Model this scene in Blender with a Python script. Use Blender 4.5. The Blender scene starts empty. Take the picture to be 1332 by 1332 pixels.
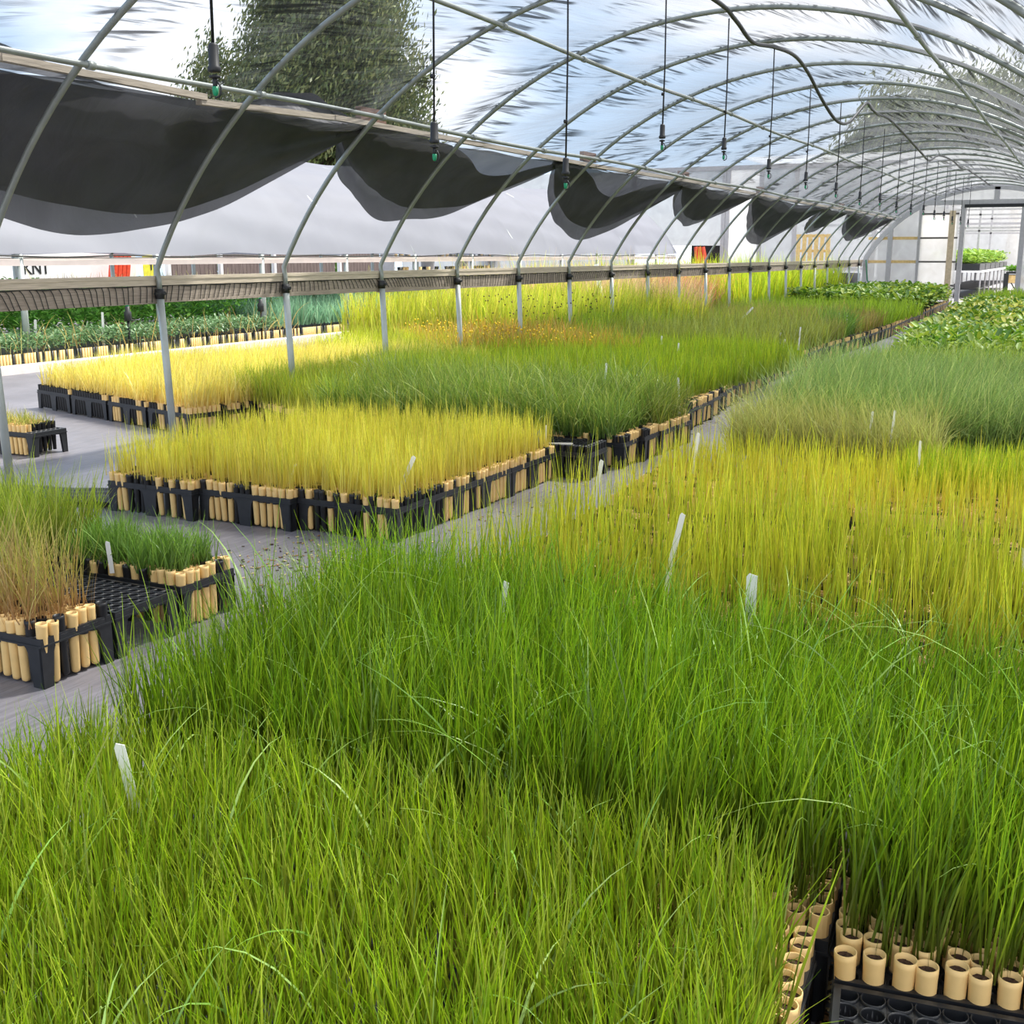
import bpy, math, random
import numpy as np
from mathutils import Vector, Matrix

random.seed(7)
RNG = np.random.default_rng(11)
SC = bpy.context.scene
COL = SC.collection
PI = math.pi

# ------------------------------------------------------------------ helpers
def lin(r, g, b):
    f = lambda c: (c/255/12.92) if c/255 <= .04045 else ((c/255+.055)/1.055)**2.4
    return (f(r), f(g), f(b))

def ordw(n):
    ones = ['', 'first', 'second', 'third', 'fourth', 'fifth', 'sixth', 'seventh', 'eighth', 'ninth', 'tenth', 'eleventh',
            'twelfth', 'thirteenth', 'fourteenth', 'fifteenth', 'sixteenth', 'seventeenth', 'eighteenth', 'nineteenth']
    tens = {2: ('twentieth', 'twenty'), 3: ('thirtieth', 'thirty'), 4: ('fortieth', 'forty'), 5: ('fiftieth', 'fifty'),
            6: ('sixtieth', 'sixty'), 7: ('seventieth', 'seventy'), 8: ('eightieth', 'eighty'), 9: ('ninetieth', 'ninety')}
    if n < 20: return ones[n]
    a, b = divmod(n, 10)
    return tens[a][0] if b == 0 else tens[a][1]+'-'+ones[b]

def tag(o, label=None, cat=None, group=None, kind=None):
    if label: o['label'] = label
    if cat: o['category'] = cat
    if group: o['group'] = group
    if kind: o['kind'] = kind
    return o

def empty(name, loc=(0, 0, 0), rz=0):
    o = bpy.data.objects.new(name, None); COL.objects.link(o)
    o.location = loc; o.rotation_euler = (0, 0, rz); o.empty_display_size = .1
    return o

def link(name, me, parent=None, loc=None, rz=None):
    o = bpy.data.objects.new(name, me); COL.objects.link(o)
    if parent: o.parent = parent
    if loc is not None: o.location = loc
    if rz is not None: o.rotation_euler = (0, 0, rz)
    return o

class MB:
    """collects shapes, builds ONE mesh"""
    def __init__(s): s.v = []; s.f = []; s.m = []; s.sm = []
    def add(s, vs, fs, mi=0, smooth=False):
        b = len(s.v); s.v += [tuple(p) for p in vs]
        for f in fs: s.f.append([b+i for i in f]); s.m.append(mi); s.sm.append(smooth)
    def box(s, c, d, rz=0, mi=0, M=None):
        x, y, z = d[0]/2, d[1]/2, d[2]/2
        vs = [Vector((sx*x, sy*y, sz*z)) for sz in (-1, 1) for sy in (-1, 1) for sx in (-1, 1)]
        R = M if M else Matrix.Rotation(rz, 3, 'Z')
        vs = [R @ v + Vector(c) for v in vs]
        s.add(vs, [(0, 2, 3, 1), (4, 5, 7, 6), (0, 1, 5, 4), (2, 6, 7, 3), (0, 4, 6, 2), (1, 3, 7, 5)], mi)
    def beam(s, a, b, w, h, mi=0):
        a = Vector(a); b = Vector(b); d = (b-a); L = d.length; d.normalize()
        up = Vector((0, 0, 1)) if abs(d.z) < .95 else Vector((0, 1, 0))
        sx = d.cross(up).normalized(); uz = sx.cross(d)
        M = Matrix((sx, d, uz)).transposed()
        s.box((a+b)/2, (w, L, h), M=M, mi=mi)
    def tube(s, pts, r, n=10, mi=0, cap=True, closed=False):
        pts = [Vector(p) for p in pts]; N = len(pts)
        rr = r if isinstance(r, (list, tuple)) else [r]*N
        rings = []; prev = None
        for i, p in enumerate(pts):
            if closed: t = pts[(i+1) % N]-pts[i-1]
            else: t = pts[min(i+1, N-1)]-pts[max(i-1, 0)]
            t.normalize()
            if prev is None:
                ref = Vector((0, 0, 1)) if abs(t.z) < .9 else Vector((0, 1, 0))
                a = t.cross(ref).normalized()
            else:
                a = (prev - t*prev.dot(t))
                a = a.normalized() if a.length > 1e-6 else t.orthogonal().normalized()
            prev = a; b = t.cross(a)
            rings.append([p+(a*math.cos(2*PI*k/n)+b*math.sin(2*PI*k/n))*rr[i] for k in range(n)])
        base = len(s.v)
        for R in rings: s.v += [tuple(p) for p in R]
        M = N if closed else N-1
        for i in range(M):
            j = (i+1) % N
            for k in range(n):
                s.f.append([base+i*n+k, base+i*n+(k+1) % n, base+j*n+(k+1) % n, base+j*n+k]); s.m.append(mi); s.sm.append(True)
        if cap and not closed:
            s.f.append([base+k for k in range(n)][::-1]); s.m.append(mi); s.sm.append(False)
            s.f.append([base+(N-1)*n+k for k in range(n)]); s.m.append(mi); s.sm.append(False)
    def lathe(s, prof, n=16, c=(0, 0, 0), mi=0):
        base = len(s.v)
        for r, z in prof:
            for k in range(n):
                s.v.append((c[0]+r*math.cos(2*PI*k/n), c[1]+r*math.sin(2*PI*k/n), c[2]+z))
        for i in range(len(prof)-1):
            for k in range(n):
                s.f.append([base+i*n+k, base+i*n+(k+1) % n, base+(i+1)*n+(k+1) % n, base+(i+1)*n+k]); s.m.append(mi); s.sm.append(True)
    def grid(s, P, mi=0, smooth=True):
        nu, nv = len(P), len(P[0]); base = len(s.v)
        for row in P: s.v += [tuple(p) for p in row]
        for i in range(nu-1):
            for j in range(nv-1):
                s.f.append([base+i*nv+j, base+(i+1)*nv+j, base+(i+1)*nv+j+1, base+i*nv+j+1]); s.m.append(mi); s.sm.append(smooth)
    def prism(s, poly, axis, a, b, mi=0):
        """poly: 2D points; axis 'x' -> (y,z) polygon extruded along x from a to b; 'y' -> (x,z)"""
        n = len(poly)
        if axis == 'x': vs = [(a, p[0], p[1]) for p in poly]+[(b, p[0], p[1]) for p in poly]
        elif axis == 'y': vs = [(p[0], a, p[1]) for p in poly]+[(p[0], b, p[1]) for p in poly]
        else: vs = [(p[0], p[1], a) for p in poly]+[(p[0], p[1], b) for p in poly]
        fs = [list(range(n))[::-1], [n+i for i in range(n)]]+[[i, (i+1) % n, n+(i+1) % n, n+i] for i in range(n)]
        s.add(vs, fs, mi)
    def mesh(s, name, mats):
        me = bpy.data.meshes.new(name)
        me.from_pydata(s.v, [], s.f)
        for m in (mats if isinstance(mats, (list, tuple)) else [mats]): me.materials.append(m)
        me.polygons.foreach_set('material_index', s.m); me.polygons.foreach_set('use_smooth', s.sm)
        me.update(); return me
    def build(s, name, mats, parent=None, loc=None, rz=None):
        return link(name, s.mesh(name, mats), parent, loc, rz)

# ------------------------------------------------------------------ materials
def new_mat(name):
    m = bpy.data.materials.new(name); m.use_nodes = True
    nt = m.node_tree; nt.nodes.clear()
    out = nt.nodes.new('ShaderNodeOutputMaterial')
    return m, nt, out

def N(nt, t, **kw):
    n = nt.nodes.new(t)
    for k, v in kw.items():
        if k in n.inputs: n.inputs[k].default_value = v
        else: setattr(n, k, v)
    return n

def simple(name, c, rough=.6, metal=0, var=.12, scale=14, bump=.0, spec=.4, stretch=None, c2=None):
    m, nt, out = new_mat(name); L = nt.links
    p = N(nt, 'ShaderNodeBsdfPrincipled'); p.inputs['Roughness'].default_value = rough
    p.inputs['Metallic'].default_value = metal; p.inputs['Specular IOR Level'].default_value = spec
    tc = N(nt, 'ShaderNodeTexCoord'); mp = N(nt, 'ShaderNodeMapping')
    if stretch: mp.inputs['Scale'].default_value = stretch
    nz = N(nt, 'ShaderNodeTexNoise'); nz.inputs['Scale'].default_value = scale; nz.inputs['Detail'].default_value = 4
    L.new(tc.outputs['Object'], mp.inputs[0]); L.new(mp.outputs[0], nz.inputs['Vector'])
    mx = N(nt, 'ShaderNodeMix'); mx.data_type = 'RGBA'
    a = tuple(x*(1-var) for x in c); b = tuple(min(1, x*(1+var)) for x in c) if c2 is None else c2
    mx.inputs[6].default_value = (*a, 1); mx.inputs[7].default_value = (*b, 1)
    rp = N(nt, 'ShaderNodeMapRange'); rp.inputs[1].default_value = .3; rp.inputs[2].default_value = .7
    L.new(nz.outputs[0], rp.inputs[0]); L.new(rp.outputs[0], mx.inputs[0]); L.new(mx.outputs[2], p.inputs['Base Color'])
    if bump:
        bp = N(nt, 'ShaderNodeBump'); bp.inputs['Strength'].default_value = bump; bp.inputs['Distance'].default_value = .01
        L.new(nz.outputs[0], bp.inputs['Height']); L.new(bp.outputs[0], p.inputs['Normal'])
    L.new(p.outputs[0], out.inputs[0]); return m

M_steel = simple('galvanised steel', lin(146, 152, 148), rough=.45, metal=.4, var=.1, scale=9)
M_post = simple('galvanised post', lin(172, 180, 178), rough=.5, metal=.35, var=.1, scale=9)
M_dark = simple('dark fitting', lin(38, 40, 42), rough=.5)
M_black = simple('black rack plastic', lin(32, 34, 38), rough=.42, var=.25, scale=30, spec=.5)
M_tan = simple('tan tube plastic', lin(224, 190, 128), rough=.5, var=.07, scale=18)
M_blk = simple('black tube plastic', lin(26, 27, 30), rough=.4, var=.2)
M_soil = simple('potting soil', lin(66, 48, 36), rough=.95, var=.5, scale=160, bump=.6)
M_wood = simple('weathered wood', lin(158, 146, 134), rough=.85, var=.28, scale=6, stretch=(30, 1.2, 30), bump=.2)
M_wood2 = simple('pale old wood', lin(196, 184, 166), rough=.85, var=.2, scale=6, stretch=(30, 1.2, 30), bump=.2)
M_block = simple('brown wood block', lin(120, 92, 78), rough=.85, var=.25, scale=10)
M_white = simple('white plastic tag', lin(238, 238, 236), rough=.45, var=.04)
M_blue = simple('blue plastic tag', lin(30, 110, 160), rough=.45, var=.05)
M_cord = simple('dark lacing cord', lin(58, 58, 56), rough=.8)
M_hose = simple('black hose', lin(24, 26, 28), rough=.4)
M_green = simple('green nozzle plastic', lin(20, 140, 95), rough=.4)
M_frame = simple('grey painted frame', lin(178, 176, 178), rough=.6, var=.08)
M_whitep = simple('white panel', lin(235, 234, 234), rough=.5, var=.03)
M_red = simple('red plastic', lin(214, 74, 44), rough=.5, var=.15)
M_yel = simple('yellow sign paint', lin(226, 220, 70), rough=.5)
M_pallet = simple('raw pallet wood', lin(222, 190, 130), rough=.8, var=.15)
M_fence = simple('brown fence boards', lin(118, 104, 100), rough=.9, var=.3, scale=5, stretch=(4, 12, .6))
M_shrubwood = simple('bark', lin(86, 74, 60), rough=.9, var=.3)
M_curb = simple('white concrete kerb', lin(214, 210, 206), rough=.8, var=.08)
M_gravel = simple('pale gravel', lin(206, 192, 176), rough=.95, var=.4, scale=60, bump=.8)
M_concrete = simple('pale concrete', lin(200, 194, 190), rough=.85, var=.08, scale=3)
M_pink = simple('stained white board', lin(232, 218, 212), rough=.8, var=.06, scale=4)

def blade_mat(name='grass blades', trans=.32):
    m, nt, out = new_mat(name); L = nt.links
    at = N(nt, 'ShaderNodeAttribute'); at.attribute_name = 'Col'
    d = N(nt, 'ShaderNodeBsdfDiffuse'); t = N(nt, 'ShaderNodeBsdfTranslucent'); g = N(nt, 'ShaderNodeBsdfGlossy')
    g.inputs['Roughness'].default_value = .45; g.inputs['Color'].default_value = (.8, .85, .8, 1)
    L.new(at.outputs['Color'], d.inputs[0]); L.new(at.outputs['Color'], t.inputs[0])
    mx = N(nt, 'ShaderNodeMixShader'); mx.inputs[0].default_value = trans
    L.new(d.outputs[0], mx.inputs[1]); L.new(t.outputs[0], mx.inputs[2])
    m2 = N(nt, 'ShaderNodeMixShader'); m2.inputs[0].default_value = .05
    L.new(mx.outputs[0], m2.inputs[1]); L.new(g.outputs[0], m2.inputs[2])
    L.new(m2.outputs[0], out.inputs[0]); return m
M_blade = blade_mat()

def film_mat():
    m, nt, out = new_mat('hazy poly film'); L = nt.links
    uv = N(nt, 'ShaderNodeUVMap'); uv.uv_map = 'UV'
    def streak(rot, sc, ns, det, dist):
        r = N(nt, 'ShaderNodeMapping'); r.inputs['Rotation'].default_value = (0, 0, rot); L.new(uv.outputs[0], r.inputs[0])
        q = N(nt, 'ShaderNodeMapping'); q.inputs['Scale'].default_value = sc; L.new(r.outputs[0], q.inputs[0])
        n = N(nt, 'ShaderNodeTexNoise'); n.inputs['Scale'].default_value = ns; n.inputs['Detail'].default_value = det; n.inputs['Distortion'].default_value = dist
        L.new(q.outputs[0], n.inputs['Vector']); return n
    def rng(src, a, b, c, d):
        r = N(nt, 'ShaderNodeMapRange'); r.interpolation_type = 'SMOOTHSTEP'
        for i, v in enumerate((a, b, c, d)): r.inputs[i+1].default_value = v
        L.new(src, r.inputs[0]); return r.outputs[0]
    def math_(op, a, b):
        n = N(nt, 'ShaderNodeMath'); n.operation = op
        for i, v in enumerate((a, b)):
            if isinstance(v, (int, float)): n.inputs[i].default_value = v
            else: L.new(v, n.inputs[i])
        return n.outputs[0]
    n1 = streak(-.2, (7, .9, 1), 1.0, 4, .4)
    bp = N(nt, 'ShaderNodeBump'); bp.inputs['Strength'].default_value = .4; bp.inputs['Distance'].default_value = .07
    L.new(n1.outputs[0], bp.inputs['Height'])
    lw = N(nt, 'ShaderNodeLayerWeight'); lw.inputs['Blend'].default_value = .5; L.new(bp.outputs[0], lw.inputs['Normal'])
    haze = rng(lw.outputs['Facing'], .45, .99, .05, .50)
    # doubled film folds and crease shade painted as dark stroke clusters, thickest by hoops
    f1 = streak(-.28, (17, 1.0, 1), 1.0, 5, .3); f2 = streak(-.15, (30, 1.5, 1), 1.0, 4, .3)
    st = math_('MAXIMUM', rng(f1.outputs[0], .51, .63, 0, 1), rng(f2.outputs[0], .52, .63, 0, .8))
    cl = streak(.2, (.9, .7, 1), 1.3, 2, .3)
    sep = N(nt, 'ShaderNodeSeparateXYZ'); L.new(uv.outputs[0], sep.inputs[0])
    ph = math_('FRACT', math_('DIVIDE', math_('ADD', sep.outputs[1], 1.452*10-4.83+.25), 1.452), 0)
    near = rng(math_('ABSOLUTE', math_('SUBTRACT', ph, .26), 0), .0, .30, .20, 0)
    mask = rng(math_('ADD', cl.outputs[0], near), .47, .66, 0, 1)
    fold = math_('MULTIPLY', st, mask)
    tr = N(nt, 'ShaderNodeBsdfTransparent'); tr.inputs[0].default_value = (.70, .71, .73, 1)
    df = N(nt, 'ShaderNodeBsdfDiffuse'); df.inputs[0].default_value = (.09, .093, .10, 1)
    tl = N(nt, 'ShaderNodeBsdfTranslucent'); tl.inputs[0].default_value = (.24, .245, .26, 1)
    mx = N(nt, 'ShaderNodeMixShader'); mx.inputs[0].default_value = .6
    L.new(df.outputs[0], mx.inputs[1]); L.new(tl.outputs[0], mx.inputs[2])
    gl = N(nt, 'ShaderNodeBsdfGlossy'); gl.inputs['Roughness'].default_value = .22; gl.inputs[0].default_value = (.7, .7, .72, 1); L.new(bp.outputs[0], gl.inputs['Normal'])
    mx1 = N(nt, 'ShaderNodeMixShader'); mx1.inputs[0].default_value = .10
    L.new(mx.outputs[0], mx1.inputs[1]); L.new(gl.outputs[0], mx1.inputs[2])
    body = N(nt, 'ShaderNodeMixShader'); L.new(haze, body.inputs[0]); L.new(tr.outputs[0], body.inputs[1]); L.new(mx1.outputs[0], body.inputs[2])
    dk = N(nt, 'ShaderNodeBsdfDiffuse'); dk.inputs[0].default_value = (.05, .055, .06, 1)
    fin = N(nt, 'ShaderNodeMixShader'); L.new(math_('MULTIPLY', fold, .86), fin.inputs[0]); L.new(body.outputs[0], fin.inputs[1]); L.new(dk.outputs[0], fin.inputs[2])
    L.new(fin.outputs[0], out.inputs[0]); return m
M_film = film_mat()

def cloth_mat(name, c, open_, trans, sc=3, var=.25, bump=.3, gloss=.06):
    m, nt, out = new_mat(name); L = nt.links
    tc = N(nt, 'ShaderNodeTexCoord'); nz = N(nt, 'ShaderNodeTexNoise'); nz.inputs['Scale'].default_value = sc; nz.inputs['Detail'].default_value = 8; nz.inputs['Distortion'].default_value = .6
    L.new(tc.outputs['Object'], nz.inputs['Vector'])
    mx = N(nt, 'ShaderNodeMix'); mx.data_type = 'RGBA'; mx.inputs[6].default_value = (*[x*(1-var) for x in c], 1); mx.inputs[7].default_value = (*[min(1, x*(1+var)) for x in c], 1)
    L.new(nz.outputs[0], mx.inputs[0])
    bp = N(nt, 'ShaderNodeBump'); bp.inputs['Strength'].default_value = bump; bp.inputs['Distance'].default_value = .06; L.new(nz.outputs[0], bp.inputs['Height'])
    d = N(nt, 'ShaderNodeBsdfDiffuse'); t = N(nt, 'ShaderNodeBsdfTranslucent'); tr = N(nt, 'ShaderNodeBsdfTransparent')
    for s in (d, t): L.new(mx.outputs[2], s.inputs[0]); L.new(bp.outputs[0], s.inputs['Normal'])
    a = N(nt, 'ShaderNodeMixShader'); a.inputs[0].default_value = trans; L.new(d.outputs[0], a.inputs[1]); L.new(t.outputs[0], a.inputs[2])
    g = N(nt, 'ShaderNodeBsdfGlossy'); g.inputs['Roughness'].default_value = .5; g.inputs[0].default_value = (.5, .5, .52, 1); L.new(bp.outputs[0], g.inputs['Normal'])
    g2 = N(nt, 'ShaderNodeMixShader'); g2.inputs[0].default_value = gloss; L.new(a.outputs[0], g2.inputs[1]); L.new(g.outputs[0], g2.inputs[2])
    b = N(nt, 'ShaderNodeMixShader'); b.inputs[0].default_value = open_; L.new(g2.outputs[0], b.inputs[1]); L.new(tr.outputs[0], b.inputs[2])
    L.new(b.outputs[0], out.inputs[0]); return m
M_shade = cloth_mat('black shade cloth', (.055, .056, .064), .07, .35, 2.2, .75, .9, .10)
M_shadew = cloth_mat('pale shade cloth', lin(156, 158, 168), .07, .45, 1.2, .10, .12, .04)
M_poly = cloth_mat('ribbed polycarbonate', lin(190, 192, 194), .35, .6)
M_polyw = cloth_mat('white polycarbonate', lin(250, 246, 240), .30, .65)
M_roof = cloth_mat('clear roof sheet', lin(250, 250, 250), .65, .7)

def floor_mat():
    m, nt, out = new_mat('woven ground fabric'); L = nt.links
    tc = N(nt, 'ShaderNodeTexCoord')
    p = N(nt, 'ShaderNodeBsdfPrincipled'); p.inputs['Roughness'].default_value = .48
    n1 = N(nt, 'ShaderNodeTexNoise'); n1.inputs['Scale'].default_value = 1.3; n1.inputs['Detail'].default_value = 6; L.new(tc.outputs['Object'], n1.inputs['Vector'])
    mp = N(nt, 'ShaderNodeMapping'); mp.inputs['Scale'].default_value = (60, 5, 1); mp.inputs['Rotation'].default_value = (0, 0, .15); L.new(tc.outputs['Object'], mp.inputs[0])
    n2 = N(nt, 'ShaderNodeTexNoise'); n2.inputs['Scale'].default_value = 1; n2.inputs['Detail'].default_value = 3; L.new(mp.outputs[0], n2.inputs['Vector'])
    mx = N(nt, 'ShaderNodeMix'); mx.data_type = 'RGBA'; mx.inputs[6].default_value = (*lin(82, 80, 84), 1); mx.inputs[7].default_value = (*lin(134, 131, 137), 1)
    L.new(n1.outputs[0], mx.inputs[0])
    m2 = N(nt, 'ShaderNodeMix'); m2.data_type = 'RGBA'; m2.blend_type = 'MULTIPLY'; m2.inputs[0].default_value = .55
    r = N(nt, 'ShaderNodeMapRange'); r.inputs[1].default_value = .35; r.inputs[2].default_value = .65; r.inputs[3].default_value = .6; r.inputs[4].default_value = 1.15
    L.new(n2.outputs[0], r.inputs[0]); L.new(mx.outputs[2], m2.inputs[6]); L.new(r.outputs[0], m2.inputs[7])
    L.new(m2.outputs[2], p.inputs['Base Color'])
    bp = N(nt, 'ShaderNodeBump'); bp.inputs['Strength'].default_value = .35; bp.inputs['Distance'].default_value = .01
    L.new(n2.outputs[0], bp.inputs['Height']); L.new(bp.outputs[0], p.inputs['Normal'])
    L.new(p.outputs[0], out.inputs[0]); return m
M_floor = floor_mat()

# ------------------------------------------------------------------ world, sun, camera
W = bpy.data.worlds.new('sky'); SC.world = W; W.use_nodes = True
nt = W.node_tree; nt.nodes.clear(); L = nt.links
wo = N(nt, 'ShaderNodeOutputWorld'); bg = N(nt, 'ShaderNodeBackground'); L.new(bg.outputs[0], wo.inputs[0])
tc = N(nt, 'ShaderNodeTexCoord'); sx = N(nt, 'ShaderNodeSeparateXYZ'); L.new(tc.outputs['Generated'], sx.inputs[0])
mp = N(nt, 'ShaderNodeMapping'); mp.inputs['Scale'].default_value = (1, 1, 2.2); mp.inputs['Location'].default_value = (.35, .1, 0); L.new(tc.outputs['Generated'], mp.inputs[0])
cn = N(nt, 'ShaderNodeTexNoise'); cn.inputs['Scale'].default_value = 2.6; cn.inputs['Detail'].default_value = 8; cn.inputs['Distortion'].default_value = .4; L.new(mp.outputs[0], cn.inputs['Vector'])
# more cloud towards +X (the right of the tunnel), bluer on the left
ad = N(nt, 'ShaderNodeMath'); ad.operation = 'MULTIPLY_ADD'; ad.inputs[1].default_value = .22; L.new(sx.outputs[0], ad.inputs[0]); L.new(cn.outputs[0], ad.inputs[2])
cr = N(nt, 'ShaderNodeMapRange'); cr.inputs[1].default_value = .30; cr.inputs[2].default_value = .52; cr.interpolation_type = 'SMOOTHSTEP'; L.new(ad.outputs[0], cr.inputs[0])
hz = N(nt, 'ShaderNodeMapRange'); hz.inputs[1].default_value = 0; hz.inputs[2].default_value = .6; L.new(sx.outputs[2], hz.inputs[0])
blue = N(nt, 'ShaderNodeMix'); blue.data_type = 'RGBA'; blue.inputs[6].default_value = (.62, .78, .95, 1); blue.inputs[7].default_value = (.30, .52, .88, 1); L.new(hz.outputs[0], blue.inputs[0])
cl = N(nt, 'ShaderNodeMix'); cl.data_type = 'RGBA'; cl.inputs[7].default_value = (1.25, 1.26, 1.30, 1); L.new(cr.outputs[0], cl.inputs[0]); L.new(blue.outputs[2], cl.inputs[6])
L.new(cl.outputs[2], bg.inputs[0]); bg.inputs[1].default_value = 1.6

sun = bpy.data.lights.new('sun', 'SUN'); sun.energy = 7.5; sun.angle = math.radians(5); sun.color = (1, .96, .88)
so = bpy.data.objects.new('sun', sun); COL.objects.link(so)
SUN_DIR = Vector((.30, .62, 1.05)).normalized()      # towards the sun: ahead, a little to the right, high
so.rotation_euler = SUN_DIR.to_track_quat('Z', 'Y').to_euler()

cam = bpy.data.cameras.new('camera'); co = bpy.data.objects.new('camera', cam); COL.objects.link(co)
co.location = (0, 0, 1.4); co.rotation_euler = (math.radians(90-12.754), 0, math.radians(26.5735))
cam.sensor_width = 36; cam.lens = 18/math.tan(math.atan(666/1480)); cam.clip_end = 400
SC.camera = co
SC.view_settings.view_transform = 'Standard'; SC.view_settings.look = 'None'; SC.view_settings.gamma = 1; SC.view_settings.use_curve_mapping = False
SC.view_settings.exposure = 0.0
SC.cycles.max_bounces = 8; SC.cycles.transparent_max_bounces = 24; SC.cycles.diffuse_bounces = 4; SC.cycles.transmission_bounces = 4
SC.cycles.use_denoising = True

# ------------------------------------------------------------------ ground
mb = MB(); mb.box((-14, 30, -.05), (70, 90, .1)); tag(mb.build('floor', M_floor), kind='structure')
mb = MB(); mb.grid([[(-7.6+.25*i, 3.1+.2*j, .004+.008*random.random()) for j in range(10)] for i in range(6)])
tag(mb.build('gravel', M_gravel), 'patch of pale gravel beside the first tunnel post', 'gravel', kind='stuff')

# ------------------------------------------------------------------ the tunnel frame
XC, ZC, AX, AZ = -2.66, -.366, 3.73, 3.612
XL, XR = -5.96, .64
def hoop_pt(a, off=0):        # a: angle from +x
    return (XC+(AX+off)*math.cos(a), ZC+(AZ+off)*math.sin(a))
A0 = math.asin((1.3-ZC)/AZ)
BAY = 1.452
HOOPY = [4.83+BAY*k for k in range(21)]
END_Y = 34.62
arch = MB()
pts = [(XR, 0, 1.12), (XR, 0, 1.22)] + [(hoop_pt(A0+(PI-2*A0)*i/48)[0], 0, hoop_pt(A0+(PI-2*A0)*i/48)[1]) for i in range(49)] + [(XL, 0, 1.22), (XL, 0, 1.12)]
arch.tube(pts, .0195, 10)
arch_me = arch.mesh('arch', M_steel)
POSTM = {}
for sd_ in (XL, XR):
    post = MB(); post.tube([(.045 if sd_ < 0 else -.045, 0, 0), (0, 0, 1.14)], .027, 12); POSTM[sd_] = post.mesh('post', M_post)
cl_ = MB(); cl_.tube([(0, 0, -.035), (0, 0, .035)], .033, 10); cl_.tube([(-.03, 0, .005), (.05, 0, .005)], .014, 8); cl_.tube([(0, -.045, .0), (0, .05, .0)], .012, 8)
cl_me = cl_.mesh('clamp', M_dark)
for k, y in enumerate(HOOPY):
    r = empty('greenhouse_hoop', (0, y, 0))
    w = ordw(k+1)
    tag(r, f'grey steel tunnel hoop on two posts, {w} from the near end', 'hoop', 'hoops of the tunnel frame')
    link('arch', arch_me, r)
    for x in (XL, XR):
        p_ = link('post', POSTM[x], r, (x, 0, 0)); link('clamp', cl_me, p_, (0, 0, 1.125))
# purlins
def purlin(a, name, label, jog=0):
    x, z = hoop_pt(a, -.05)
    p = []
    for i in range(0, 125):
        y = -1+.285*i
        p.append((x+(jog*math.exp(-((y-4)/2.0)**2)), y, z+.012*math.sin(y*1.1)+(jog*1.0*math.exp(-((y-3.6)/1.9)**2))))
    r = empty(name, (x, -1, 0)); tag(r, label, 'pipe')
    m = MB(); m.tube([(q[0]-x, q[1]+1, q[2]) for q in p], .0165, 10); m.build('pipe', M_steel, r)
    c = MB(); c.tube([(0, -.025, 0), (0, .025, 0)], .024, 10); cm = c.mesh('clamp', M_steel)
    for y in HOOPY[:20]: link('clamp', cm, r, (0, y+1, z+.012*math.sin(y*1.1)))
def ang_for(x): return math.acos((x-XC)/AX)
purlin(ang_for(-5.00), 'purlin_pipe', 'long steel purlin pipe low on the open side, beside the black shade cloth', .0)
purlin(ang_for(-3.95), 'purlin_pipe', 'long steel purlin pipe high on the open side, between sprinklers and ridge hose')
purlin(ang_for(-1.29), 'purlin_pipe', 'long steel purlin pipe on the far slope, beyond the ridge hose')

# hip boards with cord lacing
def hip_board(x, side, label):
    r = empty('hip_board', (x, 3.4, 0)); tag(r, label, 'board')
    n = 22; b = MB(); t = MB()
    for i in range(0, 11):
        y0 = i*2.9; y1 = min(31.2, y0+2.9)
        if y1 <= y0: continue
        dz = .006*math.sin(i*2.1); b.box((side*.0, (y0+y1)/2, 1.118+dz), (.04, y1-y0-.004, .125))
    t.box((-side*.005, 15.6, 1.205), (.075, 31.2, .042)); t.box((side*.02, 15.6, 1.238), (.035, 31.2, .025))
    b.build('board', M_wood, r); t.build('top_rail', M_wood2, r)
    c = MB(); xx = side*.026; y = .05; rn = random.Random(3)
    while y < 20:
        w = .045+.03*rn.random(); sl = .06*math.sin(y*1.3)+.02*rn.random()
        c.tube([(xx, y, 1.185), (xx+side*.004, y+sl*.4+.004, 1.15), (xx+side*.003, y+sl+.012*rn.random(), 1.10-.045*(.5+.5*math.sin(y*.9)))], .0032, 5, cap=False)
        y += w
    c.tube([(xx, i*.1, 1.18+.005*math.sin(i*1.9)) for i in range(200)], .005, 5)
    c.build('lacing_cord', M_cord, r)
hip_board(XL-.055, 1, 'weathered grey hip board with black cord lacing along the open tunnel side')
hip_board(XR+.055, -1, 'weathered grey hip board along the closed tunnel side beside the camera')

# gutter board that carries the rolled shade cloth
gb = empty('gutter_board', (-5.165, 0, 2.385)); tag(gb, 'long pale wooden batten high along the open side, above the black cloth', 'board')
m = MB(); ys = [0, 4.4, 5.9, 7.35, 9.2, 12.4, 15.9, 19.5, 23.8, 28.2, 34.4]
for i in range(len(ys)-1):
    z0 = (-.03 if ys[i] == 5.9 else 0)+.012*math.sin(i*2.3); z1 = .012*math.sin(i*2.3+2.3)
    m.beam((0.006*(i % 2), ys[i], z0), (0.006*(i % 2), ys[i+1]+.05, z1), .05, .038)
m.build('batten', M_wood2, gb)
for y in (7.95, 12.35, 15.75, 19.9, 27.0):
    q = MB(); q.box((0, 0, 0), (.05, .36, .10)); q.build('splice_block', M_block, gb, (-.055, y, .085))

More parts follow.
